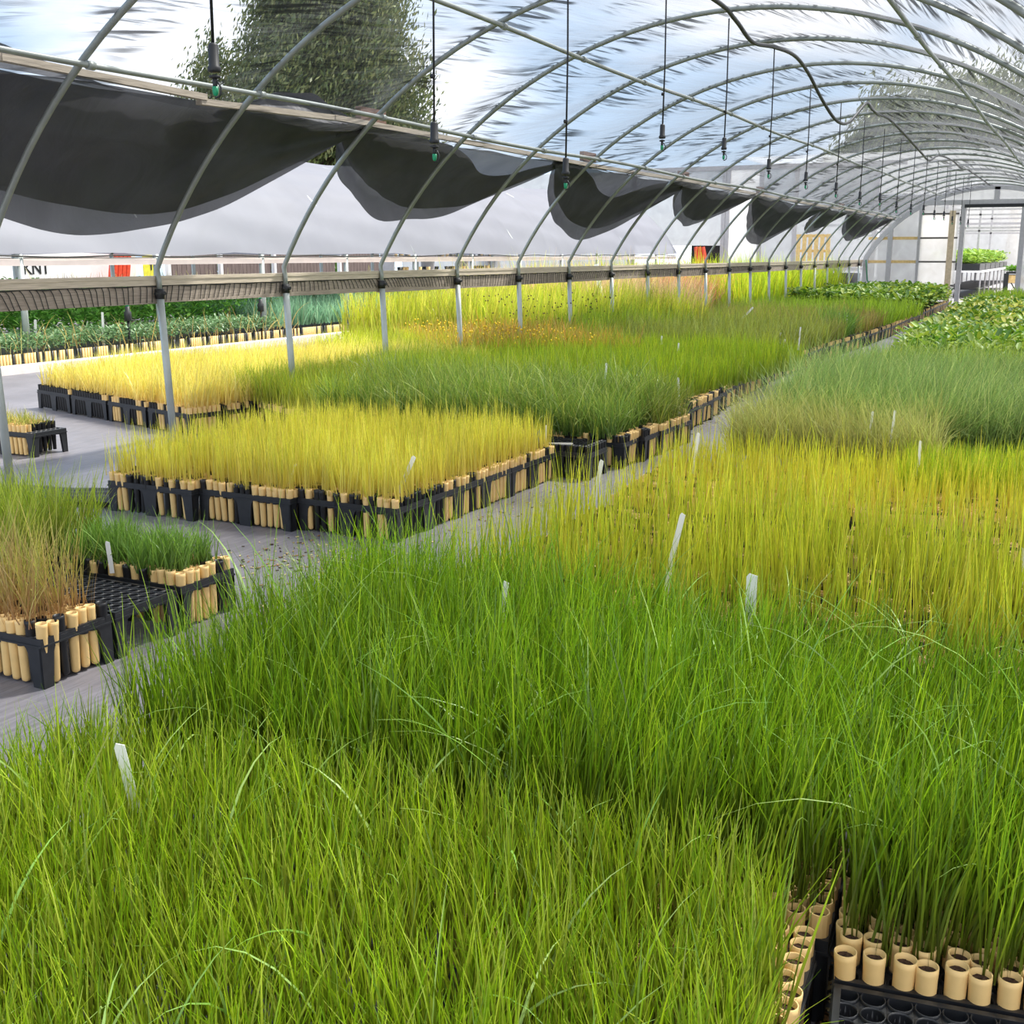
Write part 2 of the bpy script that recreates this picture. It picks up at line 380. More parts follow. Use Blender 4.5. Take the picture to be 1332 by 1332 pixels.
# ceiling film: thin poly stretched over the hoops, bagging inward between them
def film():
    nu = 120; Ys = []
    y = -1.0
    while y < END_Y-.02: Ys.append(y); y += BAY/12
    Ys.append(END_Y)
    a_end = math.acos((-5.17-XC)/(AX+.03)); a_start = A0-.02
    V = []; UV = []; F = []
    for j, y in enumerate(Ys):
        ph = ((y-4.83) / BAY) % 1.0
        for i in range(nu+1):
            a = a_start+(a_end-a_start)*i/nu
            bag = -.085*math.sin(PI*ph)**.8*(.55+.45*math.sin(a*7+y*.6))
            bag += .012*math.sin(a*23+y*3.1+2*math.sin(y*1.3))*math.sin(PI*ph)
            x, z = hoop_pt(a, .024+bag); V.append((x, y, z)); UV.append((a*3.7, y))
    n1 = nu+1
    for j in range(len(Ys)-1):
        for i in range(nu): F.append((j*n1+i, j*n1+i+1, (j+1)*n1+i+1, (j+1)*n1+i))
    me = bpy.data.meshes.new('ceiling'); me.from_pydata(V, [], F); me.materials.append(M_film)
    uvl = me.uv_layers.new(name='UV'); li = np.zeros(len(me.loops), dtype=np.int32); me.loops.foreach_get('vertex_index', li)
    uvl.data.foreach_set('uv', np.array(UV, dtype=np.float32)[li].ravel())
    me.polygons.foreach_set('use_smooth', [True]*len(F)); me.update()
    tag(link('ceiling', me), kind='structure')
film()

# rolled shade cloth hanging in swags from the gutter board
sc_ = empty('shade_cloth', (-5.2, 7.5, 2.37)); tag(sc_, 'black shade cloth hanging in loose swags along the open side of the tunnel', 'shade cloth')
def hoop_x(z): return XC-AX*math.sqrt(max(.05, 1-((z-ZC)/AZ)**2))
def swag(y0, y1, depth, skew, lip, lipc, seed=0, belly=.26):
    rn = random.Random(seed); m = MB(); ph = [rn.random()*6 for _ in range(8)]
    k = math.log(.5)/math.log(skew); P = []; nu, nv = 90, 34
    for i in range(nu+1):
        s = i/nu; y = y0+(y1-y0)*s
        e = math.sin(PI*s**k)**.80 if 0 < s < 1 else 0
        l = lip*math.exp(-((s-lipc)/.2)**2)*min(1, e*1.6)
        dep = max(.035, depth*e*(1+.03*math.sin(8*s+ph[0]))); row = []
        for j in range(nv+1):
            t = j/nv
            if t < .5: q = t/.5; z = -l-(dep*(.86+.05*math.sin(5*s+ph[6]))-l)*q**1.1; out_ = .02+.10*math.sin(PI*q*.8)*e
            else: q = (t-.5)/.5; z = -dep*(1-q)**.9*(1+.025*math.sin(23*s+ph[0])*(1-q)); out_ = .14*e+.03+(belly-.1)*e*math.sin(PI*min(1, q*1.15))*.9
            a1 = math.atan2(z, (s+.03)*2.4); a2 = math.atan2(z, (1.03-s)*2.4)
            wr = .055*abs(math.sin(9*a1+ph[1]))**1.5*math.exp(-1.6*s)+.055*abs(math.sin(8*a2+ph[2]))**1.5*math.exp(-1.6*(1-s))+.035*math.sin(7*s+4*t+ph[3])*math.sin(5*t+ph[4])
            wr = wr*min(1, e*2)+.010*math.sin(34*s+17*t*math.sin(ph[5]+5*s)+ph[5])*e
            zz = 2.36+z
            row.append((hoop_x(zz)-out_-max(-.01, wr)-.015, y, zz+.008*math.sin(21*s+9*t+ph[6])))
        P.append(row)
    h = nv//2
    m.grid([r[:h] for r in P]); m.grid([r[h:] for r in P]); m.build('swag', M_shade, sc_, (5.2, -7.5, -2.37))
for a in ((2.4, 7.75, .84, .61, .03, .3, 1), (7.45, 11.6, .66, .50, .20, .72, 2), (11.3, 15.9, .76, .57, .26, .5, 3), (15.6, 19.4, .52, .55, .05, .5, 4),
          (19.2, 25.1, .76, .60, .10, .6, 5), (24.9, 27.8, .50, .55, .04, .5, 6), (27.5, 34.3, .60, .6, .14, .6, 7)): swag(*a[:6], seed=a[6])
def hump(y0, y1, h, seed):
    rn = random.Random(seed); m = MB(); P = []
    for i in range(41):
        s = i/40; y = y0+(y1-y0)*s
        e = (math.sin(PI*s)**1.2)*(.6+.4*math.sin(PI*s**2.2))
        P.append([(-.02-.16*math.sin(PI*t/1.25)*(.3+e)+.012*math.sin(30*s+8*t), y, -.02+h*e*math.sin(PI*t*.5)*(1+.05*math.sin(22*s+6*t))) for t in [j/10 for j in range(11)]])
    m.grid(P); m.build('bunched_fold', M_shade, sc_, (0, -7.5, 0))
hump(6.2, 8.0, .24, 2); hump(3.0, 5.35, .17, 3); hump(11.6, 13.2, .10, 4); hump(15.2, 17.0, .1, 5)

# ridge hose
rh = empty('ridge_hose', (-2.7, 8, 3.2)); tag(rh, 'black irrigation hose slung loosely under the tunnel ridge', 'hose')
pr = [(-2.75, 1, 3.2), (-2.7, 3, 3.19), (-2.7, 6, 3.18), (-2.68, 8.6, 3.22), (-2.7, 9.3, 3.19), (-2.72, 9.9, 3.12), (-2.7, 10.5, 3.17), (-2.68, 11.2, 3.2), (-2.7, 11.9, 3.14),
      (-2.72, 12.7, 2.98), (-2.7, 13.4, 2.84), (-2.68, 14.0, 2.88), (-2.66, 14.8, 3.16), (-2.7, 15.3, 3.22), (-2.7, 15.9, 3.17), (-2.7, 16.9, 3.2), (-2.7, 18.6, 3.12), (-2.7, 20.2, 3.02), (-2.72, 21.5, 2.98), (-2.7, 22.6, 3.14),
      (-2.7, 24.8, 3.2), (-2.7, 26.6, 3.16), (-2.7, 28, 3.22), (-2.7, 33.8, 3.2)]
def smooth(p, k=6):
    out = []
    p = [Vector(q) for q in p]
    for i in range(len(p)-1):
        a, b, c, d = p[max(i-1, 0)], p[i], p[i+1], p[min(i+2, len(p)-1)]
        for j in range(k):
            t = j/k
            out.append(.5*((2*b)+(c-a)*t+(2*a-5*b+4*c-d)*t*t+(3*b-a-3*c+d)*t**3))
    out.append(p[-1]); return out
m = MB(); m.tube([v-Vector((-2.7, 8, 3.2)) for v in smooth(pr)], .017, 8); m.build('hose', M_hose, rh)
m = MB()
for y in (14.6, 16.95, 22.3, 26.5): m.tube([(0, y-8, .03), (.02, y-8+.3, -.06)], .006, 5)
m.build('hanger_wire', M_steel, rh)

# hanging sprinklers
sp = MB(); sp.lathe([(0, 0), (.020, 0), (.023, .006), (.023, .016), (.018, .02), (.017, .085), (.012, .092), (0, .092)], 12); sp_w = sp.mesh('weight', M_dark)
sp = MB(); sp.lathe([(0, 0), (.005, .0), (.008, .004), (.010, .012), (.010, .03), (0, .03)], 10); sp_n = sp.mesh('nozzle', M_green)
sp = MB(); sp.tube([(0, 0, .0), (.014, 0, -.006), (.024, 0, -.024), (.022, 0, -.044), (.012, 0, -.052), (0, 0, -.054)], .0035, 6); sp.tube([(0, 0, .02), (0, 0, -.03)], .008, 8); sp.lathe([(0, .0), (.018, .0), (.02, .008), (0, .012)], 10, (0, 0, .008)); sp_b = sp.mesh('bracket', M_dark)
SPR = [(3.17, 1.92), (4.62, 1.81), (6.07, 1.76), (7.67, 2.09), (9.13, 2.13), (10.55, 2.07), (12.05, 2.05), (13.6, 2.03), (15.1, 2.0), (16.6, 2.05), (18.1, 2.0), (19.6, 2.02), (21.1, 2.06), (22.6, 2.02), (24.1, 2.05),
       (25.6, 2.0), (27.2, 2.04), (28.9, 2.02)]
for i, (y, z) in enumerate(SPR):
    r = empty('hanging_sprinkler', (-2.7, y, z))
    tag(r, f'black drop sprinkler on a thin hose, {ordw(i+1)} along the ridge from the near end', 'sprinkler', 'drop sprinklers along the ridge')
    h = MB(); top = 3.17-z if y < 12 else 3.05-z
    h.tube([(0, 0, .15), (.004, .003, top*.5), (0, 0, top)], .0055, 6); h.tube([(-.012, 0, .36), (.004, 0, .36)], .011, 6); h.build('drop_hose', M_hose, r)
    link('weight', sp_w, r, (0, 0, .075)); link('bracket', sp_b, r, (0, 0, .048)); link('nozzle', sp_n, r, (0, 0, -.0))

# ------------------------------------------------------------------ trays (racks) and tubes
PIT = .0436
def rack_meshes():
    top = MB(); nx, ny = 14, 7; n = 12; rr = .0198; hz = .164
    X0 = -nx*PIT/2; Y0 = -ny*PIT/2
    for i in range(nx):
        for j in range(ny):
            cx = X0+(i+.5)*PIT; cy = Y0+(j+.5)*PIT; b = len(top.v); h = PIT/2
            for k in range(n):
                a = 2*PI*k/n+PI/n; c, s = math.cos(a), math.sin(a); q = h/max(abs(c), abs(s)); top.v.append((cx+c*q, cy+s*q, hz))
            for k in range(n):
                a = 2*PI*k/n+PI/n; top.v.append((cx+rr*math.cos(a), cy+rr*math.sin(a), hz+.001))
            for k in range(n):
                a = 2*PI*k/n+PI/n; top.v.append((cx+rr*.96*math.cos(a), cy+rr*.96*math.sin(a), hz-.022))
            for k in range(n):
                k2 = (k+1) % n
                top.f.append([b+k, b+k2, b+n+k2, b+n+k]); top.f.append([b+n+k, b+n+k2, b+2*n+k2, b+2*n+k]); top.m += [0, 0]; top.sm += [False, True]
    for i in range(nx):
        for j in range(ny):
            cx = X0+(i+.5)*PIT; cy = Y0+(j+.5)*PIT
            top.lathe([(.0216, hz-.002), (.0212, hz+.006), (.0198, hz+.007), (.0192, hz+.003), (.0188, hz-.03)], 16, (cx, cy, 0))
    plate = top.mesh('top_plate', M_black)
    rim = MB(); X1, Y1 = .3045, .1525
    for s in (-1, 1):
        rim.box((0, s*(Y1-.006), .157), (2*X1, .012, .03)); rim.box((s*(X1-.006), 0, .157), (.012, 2*Y1-.024, .03))
        rim.box((0, s*(Y1+.001), .146), (2*X1+.006, .006, .006)); rim.box((s*(X1+.001), 0, .146), (.006, 2*Y1, .006))
    rim_me = rim.mesh('rim', M_black)
    def legpoly(w, fl):  # half arch spreading into the rim
        p = [(0, .146), (0, 0), (w*.8, 0), (w, .10)]
        for k in range(5):
            a = k/4*PI/2; p.append((w+fl*(1-math.cos(a)), .10+(.046)*math.sin(a)))
        return p
    corner = {}
    for sx in (-1, 1):
        for sy in (-1, 1):
            l = MB()
            P = legpoly(.062, .03)
            l.prism([(sx*(X1-p[0]), p[1]) for p in P], 'y', sy*(Y1-.010), sy*Y1)
            l.prism([(sy*(Y1-p[0]), p[1]) for p in legpoly(.05, .026)], 'x', sx*(X1-.010), sx*X1)
            corner[(sx, sy)] = l.mesh('leg', M_black)
    mid = {}
    for sy in (-1, 1):
        l = MB(); P = legpoly(.045, .03)
        poly = [(p[0], p[1]) for p in P[1:]]+[(-p[0], p[1]) for p in P[1:]][::-1]
        l.prism(poly, 'y', sy*(Y1-.010), sy*Y1); mid[sy] = l.mesh('leg', M_black)
    return plate, rim_me, corner, mid
PLATE, RIM, CORNER, MIDL = rack_meshes()
# one-piece rack for places too small in the picture to show parts
one = MB()
for me in (RIM, *CORNER.values(), *MIDL.values()):
    one.add([tuple(v.co) for v in me.vertices], [list(p.vertices) for p in me.polygons])
one.box((0, 0, .164), (.6, .3, .004))
RACK1 = one.mesh('rack', M_black)

def rack(x, y, ang, label, group, simple_=False, name='seedling_rack'):
    if simple_:
        o = link(name, RACK1, None, (x, y, 0), ang); return tag(o, label, 'seedling rack', group)
    r = empty(name, (x, y, 0), ang); tag(r, label, 'seedling rack', group)
    link('top_plate', PLATE, r); link('rim', RIM, r)
    for me in CORNER.values(): link('leg', me, r)
    for me in MIDL.values(): link('leg', me, r)
    return r

def tube_mesh(name, mat, soil=True, n=14):
    t = MB()
    prof = [(.008, 0), (.0135, .004), (.0150, .012), (.0185, .19), (.0193, .2), (.0193, .212), (.0172, .212), (.0165, .195)]
    t.lathe(prof, n)
    mats = [mat]
    if soil:
        b = len(t.v); t.v += [(.017*math.cos(2*PI*k/n), .017*math.sin(2*PI*k/n), .197+.003*math.sin(k*2.3)) for k in range(n)]
        t.f.append([b+k for k in range(n)]); t.m.append(1); t.sm.append(False); mats.append(M_soil)
    return t.mesh(name, mats)
TUBE = {'tan': tube_mesh('tube', M_tan), 'black': tube_mesh('tube', M_blk)}
TUBE_N = {'tan': tube_mesh('tube', M_tan, False, 24), 'black': tube_mesh('tube', M_blk, False, 24)}
sl = MB(); b_ = []
sl.grid([[(r*.0165*math.cos(2*PI*k/16), r*.0165*math.sin(2*PI*k/16), .199+.003*random.random()) for k in range(17)] for r in (0, .35, .7, 1)], smooth=False)
SOIL = sl.mesh('soil', M_soil)
TUBE_COUNT = [0]
MASS = []          # (x, y, zoff, colour) tubes that are only tops under the grass
def tube(x, y, c, label, group, near=False, dz=0, tilt=0):
    TUBE_COUNT[0] += 1
    if near:
        r = empty('grow_tube', (x, y, .006+dz)); tag(r, label, 'grow tube', group)
        r.rotation_euler = (tilt*random.uniform(-1, 1), tilt*random.uniform(-1, 1), random.random()*6)
        link('tube', TUBE_N[c], r); link('soil', SOIL, r)
    else:
        r = link('grow_tube', TUBE[c], None, (x, y, .006+dz)); r.rotation_euler = (tilt*random.uniform(-1, 1), tilt*random.uniform(-1, 1), random.random()*6)
        tag(r, label, 'grow tube', group)

def frame(ox, oy, deg):
    a = math.radians(deg); u = Vector((math.cos(a), math.sin(a))); v = Vector((-math.sin(a), math.cos(a)))
    return (lambda i, j: (ox+u.x*i+v.x*j, oy+u.y*i+v.y*j)), a

def cells(cx, cy, a):
    """14 x 7 cell centres of a rack"""
    c, s = math.cos(a), math.sin(a); out = []
    for i in range(14):
        for j in range(7):
            lx = (i-6.5)*PIT; ly = (j-3)*PIT
            out.append((i, j, cx+c*lx-s*ly, cy+s*lx+c*ly))
    return out
rc = random.Random(5)
def pick(pt): return 'tan' if rc.random() < pt else 'black'

# ---- golden block beside the aisle: 3 racks wide, 6 deep (only the racks on the two open faces are seen)
G1, a1 = frame(-4.80, 4.665, -.6)
front_cols = 'tttbbbbbtbtbttb ttttbbbttttttbt bbtbtbbtbttttt b'.replace(' ', '')
for i in range(3):
    for j in range(6):
        cx, cy = G1((i+.5)*.613, (j+.5)*.312-.055*(2-i))
        if j == 0 or i == 2:
            if j == 0: lb = f'black seedling rack, {ordw(i+1)} of three in the front row of the golden grass block' if i < 2 else 'black seedling rack on the near corner of the golden grass block by the aisle'
            else: lb = f'black seedling rack, {ordw(j+1)} from the corner on the aisle side of the golden grass block'
            rack(cx, cy, a1, lb, 'racks of the golden grass block')
        for ci, cj, x, y in cells(cx, cy, a1):
            if j == 0 and cj == 0:
                c = 'tan' if front_cols[i*14+ci] == 't' else 'black'
                tube(x, y, c, f'{"tan" if c=="tan" else "black"} grow tube, {ordw(i*14+ci+1)} from the left in the front row of the golden block', 'tubes in the front row of the golden block', near=False, dz=rc.uniform(-.004, .004), tilt=.03)
            elif i == 2 and ci == 13:
                c = 'tan' if (j >= 2 and rc.random() < .8) or rc.random() < .3 else 'black'
                tube(x, y, c, f'{"tan" if c=="tan" else "black"} grow tube, {ordw(j*7+cj)} behind the corner on the aisle side of the golden block', 'tubes on the aisle side of the golden block', dz=rc.uniform(-.004, .006), tilt=.03)
            else: MASS.append((x, y, pick(.6)))

# ---- near trays at the left: reed rack, empty rack, dark green rack
RX = -2.955
R1c = (RX-.306, 2.62); rack(R1c[0], R1c[1], 0, 'black seedling rack of dry brown rushes at the aisle, before the empty rack', 'racks nearest the camera across the aisle')
side = 'ttbtttb'
for ci, cj, x, y in cells(*R1c, 0):
    if ci == 13: c = {'t': 'tan', 'b': 'black'}[side[cj]]; lb = f'{c} grow tube, {ordw(cj+1)} from the front on the aisle side of the brown rush rack'
    elif cj == 0: c = 'black' if ci in (12, 4) else 'tan'; lb = f'{c} grow tube, {ordw(13-ci)} from the aisle corner in the front of the brown rush rack'
    else: MASS.append((x, y, pick(.6))); continue
    tube(x, y, c, lb, 'tubes of the brown rush rack', near=True, dz=rc.uniform(-.003, .008), tilt=.04)
R2c = (RX-.306, 2.945); rack(R2c[0], R2c[1], 0, 'empty black rack with open round holes between the rush rack and dark green rack', 'racks nearest the camera across the aisle')
R3c = (RX-.318, 3.285); rack(R3c[0], R3c[1], .01, 'black seedling rack of short dark green grass, behind the empty rack', 'racks nearest the camera across the aisle')
fr = {13: 't', 12: 't', 11: 't', 10: 't', 9: 'b', 8: 't', 7: 'b', 6: 't', 5: 't', 4: 'b', 3: 't', 2: 'b', 1: 'b', 0: 't'}
sd = 'tttttbt'
for ci, cj, x, y in cells(*R3c, .01):
    if cj == 0: c = {'t': 'tan', 'b': 'black'}[fr[ci]]; lb = f'{c} grow tube, {ordw(14-ci)} from the aisle corner in front of the short dark green grass'
    elif ci == 13: c = {'t': 'tan', 'b': 'black'}[sd[cj]]; lb = f'{c} grow tube, {ordw(cj)} behind the corner on the aisle side of the dark green rack'
    else: MASS.append((x, y, pick(.7))); continue
    tube(x, y, c, lb, 'tubes of the dark green rack', near=True, dz=rc.uniform(-.003, .01), tilt=.04)
for j in range(3):
    rack(-3.94, 2.62+j*.312, 0, f'black seedling rack under tall green grass behind the rush rack, {ordw(j+1)} from the front', 'racks under the tall grass by the posts')

# ---- lower right corner: a rack of cut back grass with bare tubes, an empty rack in front
G4, a4 = frame(-.285, 1.81, 8.5)
cx, cy = G4(.309, .156); rack(cx, cy, a4, 'black rack with a bare front row of tan tubes in the near bottom corner', 'racks in the foreground bed')
for ci, cj, x, y in cells(cx, cy, a4):
    if cj <= 1: tube(x, y, 'tan', f'bare tan grow tube, {ordw(ci+1)} from left in the {"front" if cj==0 else "second"} row of the corner rack', 'bare tubes in the corner rack', near=True, dz=rc.uniform(-.004, .004)+.004, tilt=.03)
    elif cj <= 3: tube(x, y, 'tan', f'tan grow tube among stems, {ordw(ci+1)} from left, {ordw(cj+1)} row of the corner rack', 'bare tubes in the corner rack', dz=rc.uniform(-.004, .004), tilt=.03)
    else: MASS.append((x, y, 'tan'))
cx, cy = G4(.309, -.16); rack(cx, cy, a4, 'empty black rack with open round holes in the near bottom corner', 'racks in the foreground bed')
G5, a5 = frame(-.925, 1.545, 3)
cx, cy = G5(.309, .156); rack(cx, cy, a5, 'black rack under short tufted grass, left of the bare corner tubes', 'racks in the foreground bed')
for ci, cj, x, y in cells(cx, cy, a5):
    if ci == 13 and cj >= 1: tube(x, y, 'tan', f'tan grow tube at the end of the short tufted grass, {ordw(cj)} from the front', 'tubes at the end of the tufted rack', near=True, dz=rc.uniform(-.004, .004), tilt=.06)
    else: MASS.append((x, y, 'tan'))

G9, a9 = frame(-.925, 1.875, 4)
cx, cy = G9(.309, .156); rack(cx, cy, a9, 'black rack under the tall green grass, behind the short tufted rack', 'racks in the foreground bed')
for ci, cj, x, y in cells(cx, cy, a9): MASS.append((x, y, 'tan'))
# ---- green fescue block, then the long aisle edge of the left bed
rack(-3.035, 6.70, 0, 'black rack of dark tubes in the gap behind the golden grass block', 'racks along the aisle edge')
for ci, cj, x, y in cells(-3.035, 6.70, 0):
    if ci == 13 or cj == 0: tube(x, y, 'black', f'black grow tube in the gap behind the golden block, {ordw(ci+cj+1)} of its row', 'tubes of the gap rack')
    else: MASS.append((x, y, 'black'))
def aisle_x(y):
    pts = [(7.0, -2.70), (7.6, -2.64), (8.3, -2.62), (8.5, -2.80), (9.5, -2.84), (11, -3.0), (12.6, -3.1), (15.5, -3.16), (18, -3.06), (21, -3.05), (26, -3.2), (34, -3.4)]
    return float(np.interp(y, [p[0] for p in pts], [p[1] for p in pts]))
y = 7.02; k = 0; Y_SIDE = []
while y < 32.6:
    k += 1; x1 = aisle_x(y+.15); ang = rc.uniform(-.03, .03); cx, cy = x1-.306, y+.155
    if y < 8.3: what = 'tussock grass'
    elif y < 13: what = 'bright rush green grass'
    elif y < 22: what = 'olive grass patches'
    else: what = 'leafy seedlings'
    rack(cx, cy, ang, f'black rack on the aisle edge, {ordw(k)} beyond the golden block, beside {what}', 'racks along the aisle edge', simple_=(y > 13.5))
    Y_SIDE.append((cx, cy, ang, k, y)); y += .322
ntube = 0
for cx, cy, ang, k, y in Y_SIDE:
    base = rc.random() < .55
    for ci, cj, x, yy in cells(cx, cy, ang):
        if ci == 13 or (k == 1 and cj == 0 and ci > 3) or (k == 3 and cj == 0 and ci > 9):
            c = 'tan' if rc.random() < (.8 if base else .35) else 'black'
            if 8.4 < y < 8.75: c = 'black'
            if k in (1, 2): c = 'tan' if (ci == 13 and cj > 2) or rc.random() < .15 else 'black'
            if TUBE_COUNT[0] < 290: tube(x, yy, c, f'{c} grow tube, {ordw(cj+1) if ci==13 else ordw(14-ci)+" from the aisle"} in the {ordw(k)} aisle rack beyond the golden block', 'tubes along the aisle edge', dz=rc.uniform(-.004, .01), tilt=.03)
            else: MASS.append((x, yy, c, 1))
        elif y < 13.5: MASS.append((x, yy, pick(.6)))

# ---- yellow block beyond the posts, skewed racks
G6, a6 = frame(-8.72, 7.50, -15.5)
for i in range(4):
    cx, cy = G6((i+.5)*.645, .156)
    rack(cx, cy, a6, f'black rack before the pale golden grass beyond the posts, {ordw(i+1)} from its far end', 'racks of the pale golden block')
    for ci, cj, x, y in cells(cx, cy, a6):
        if cj == 0 or (i == 3 and ci == 13):
            q = i*14+ci
            c = 'tan' if q in (13, 26, 27, 29, 30, 31) or q in (38, 39, 41, 45, 46, 48, 49, 50, 51, 53, 54, 55) else 'black'
            MASS.append((x, y, c, 1))
        else: MASS.append((x, y, 'black' if i < 2 else 'tan'))
for j in range(1, 3):
    cx, cy = G6(3.5*.645, .156+j*.318)
    rack(cx, cy, a6, f'black rack on the side of the pale golden block, {ordw(j)} behind its near corner', 'racks of the pale golden block')
    for ci, cj, x, y in cells(cx, cy, a6): MASS.append((x, y, 'black' if rc.random() < .5 else 'tan', 1 if ci == 13 else 0))
G7, a7 = frame(-6.22, 7.50, -27)
for i in range(2):
    cx, cy = G7((i+.5)*.62, .156)
    rack(cx, cy, a7, f'black rack before green grass between the posts, {ordw(i+1)} from the pale golden block', 'racks before the green grass by the posts')
    for ci, cj, x, y in cells(cx, cy, a7): MASS.append((x, y, pick(.65), 1 if cj == 0 else 0))
# ---- small lone racks on the bright fabric
for q, (cx, cy, lb) in enumerate([(-6.86, 5.72, 'black rack of pale stubble standing alone on the fabric, half its holes empty'), (-7.50, 5.72, 'black rack of pale stubble cut off by the frame, beside the lone rack')]):
    rack(cx, cy, .02, lb, 'lone racks on the bright fabric')
    for ci, cj, x, y in cells(cx, cy, .02):
        if q == 0 and (ci > 11 or (ci > 8 and cj < 1 and ci > 11)): continue
        MASS.append((x, y, 'black' if ci > 9 and cj > 1 else 'tan', 1))
# ---- coreopsis block edge
G8, a8 = frame(-8.0, 12.45, -46)
for i in range(5):
    cx, cy = G8((i+.5)*.62, .156)
    rack(cx, cy, a8, f'black rack before the orange flower block, {ordw(i+1)} from its far end', 'racks of the orange flower block', simple_=True)
    for ci, cj, x, y in cells(cx, cy, a8):
        if cj == 0: MASS.append((x, y, pick(.5), 1))

# ---- thin yellow stems of the right bed: racks seen through the stems
G2, a2 = frame(-1.93, 3.36, 4)
for i in range(4):
    for j in range(8):
        cx, cy = G2((i+.5)*.6, (j+.5)*.33+(.25 if j > 4 else 0)+.06*math.sin(i*2+j))
        rack(cx, cy, a2, 'black rack half hidden under the thin yellow stems of the right bed', 'racks under the thin yellow stems')
        for ci, cj, x, y in cells(cx, cy, a2):
            if rc.random() < .88: MASS.append((x, y, 'tan' if rc.random() < (.35 if j < 5 else .75) else 'black'))

# one stuff object for every other tube
def tube_mass():
    V = []; F = []; MI = []; n = 12
    ring = [(math.cos(2*PI*k/n), math.sin(2*PI*k/n)) for k in range(n)]
    for t in MASS:
        x, y, c = t[:3]; full = len(t) > 3; b = len(V); mi = 0 if c == 'tan' else 1; z1 = .216+rc.uniform(-.004, .006)
        levels = [(.013, .012), (.0185, .19), (.0193, z1)] if full else [(.0185, .15), (.0193, z1)]
        for r, z in levels: V.extend([(x+r*cx, y+r*cy, z) for cx, cy in ring])
        V.extend([(x+.0165*cx, y+.0165*cy, z1) for cx, cy in ring]); V.extend([(x+.0165*cx, y+.0165*cy, z1-.014) for cx, cy in ring])
        nl = len(levels)+2
        for l in range(nl-1):
            for k in range(n): F.append((b+l*n+k, b+l*n+(k+1) % n, b+(l+1)*n+(k+1) % n, b+(l+1)*n+k)); MI.append(mi)
        F.append(tuple(b+(nl-1)*n+k for k in range(n))); MI.append(2)
    me = bpy.data.meshes.new('grow_tube'); me.from_pydata(V, [], F)
    for m in (M_tan, M_blk, M_soil): me.materials.append(m)
    me.polygons.foreach_set('material_index', MI); me.update()
    tag(link('packed_tube', me), 'tan and black grow tubes packed in the racks beneath the grasses', 'grow tubes', kind='stuff')
tube_mass()

# ------------------------------------------------------------------ grasses
def mesh_np(name, V, F, C, mat):
    me = bpy.data.meshes.new(name); nv = len(V); nf, k = F.shape
    me.vertices.add(nv); me.vertices.foreach_set('co', V.astype(np.float32).ravel())
    me.loops.add(nf*k); me.loops.foreach_set('vertex_index', F.astype(np.int32).ravel())
    me.polygons.add(nf); me.polygons.foreach_set('loop_start', np.arange(0, nf*k, k, dtype=np.int32))
    at = me.color_attributes.new('Col', 'BYTE_COLOR', 'POINT')
    C4 = np.ones((nv, 4), dtype=np.float32); C4[:, :3] = np.clip(C, 0, 1); at.data.foreach_set('color', C4.ravel())
    me.materials.append(mat); me.update(); me.validate(); return me

def blades(P, Ln, az, th0, bend, w, seg, cb, ct):
    n = len(P); j = np.arange(seg+1)/seg
    th = th0[:, None]+bend[:, None]*j[None, :]**1.3
    d = Ln[:, None]/seg
    hx = np.zeros((n, seg+1)); hz = np.zeros((n, seg+1))
    thm = .5*(th[:, 1:]+th[:, :-1])
    hx[:, 1:] = np.cumsum(np.sin(thm)*d, 1); hz[:, 1:] = np.cumsum(np.cos(thm)*d, 1)
    ctr = np.stack([P[:, 0:1]+hx*np.cos(az)[:, None], P[:, 1:2]+hx*np.sin(az)[:, None], P[:, 2:3]+hz], -1)
    wa = RNG.uniform(0, 2*PI, n); wv = np.stack([np.cos(wa), np.sin(wa), np.zeros(n)], -1)
    ww = w[:, None]*(1-.88*j[None, :]**2.2)*.5
    V = np.stack([ctr-wv[:, None, :]*ww[..., None], ctr+wv[:, None, :]*ww[..., None]], 2)   # n,seg+1,2,3
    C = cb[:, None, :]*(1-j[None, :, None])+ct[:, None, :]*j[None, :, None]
    C = np.repeat(C[:, :, None, :], 2, 2)
    b = (np.arange(n)*(seg+1)*2)[:, None]; s = (np.arange(seg)*2)[None, :]
    F = np.stack([b+s, b+s+1, b+s+3, b+s+2], -1).reshape(-1, 4)
    return V.reshape(-1, 3), F, C.reshape(-1, 3)

def rect_pts(rects, sp, jit=.3):
    out = []
    for ox, oy, deg, w, d in rects:
        f, a = frame(ox, oy, deg); nx = max(1, int(w/sp)); ny = max(1, int(d/sp))
        I, J = np.meshgrid((np.arange(nx)+.5)*sp, (np.arange(ny)+.5)*sp); I = I.ravel(); J = J.ravel()
        I = I+RNG.uniform(-jit, jit, len(I))*sp; J = J+RNG.uniform(-jit, jit, len(J))*sp
        c, s = math.cos(a), math.sin(a)
        out.append(np.stack([ox+c*I-s*J, oy+s*I+c*J], -1))
    return np.concatenate(out)

def noise2(x, y, f, ph=0):
    return (np.sin(x*f+1.3*np.sin(y*f*.7+ph))+np.sin(y*f*1.1+1.7*np.sin(x*f*.6+2+ph))+np.sin((x+y)*f*.77+ph*2))/3

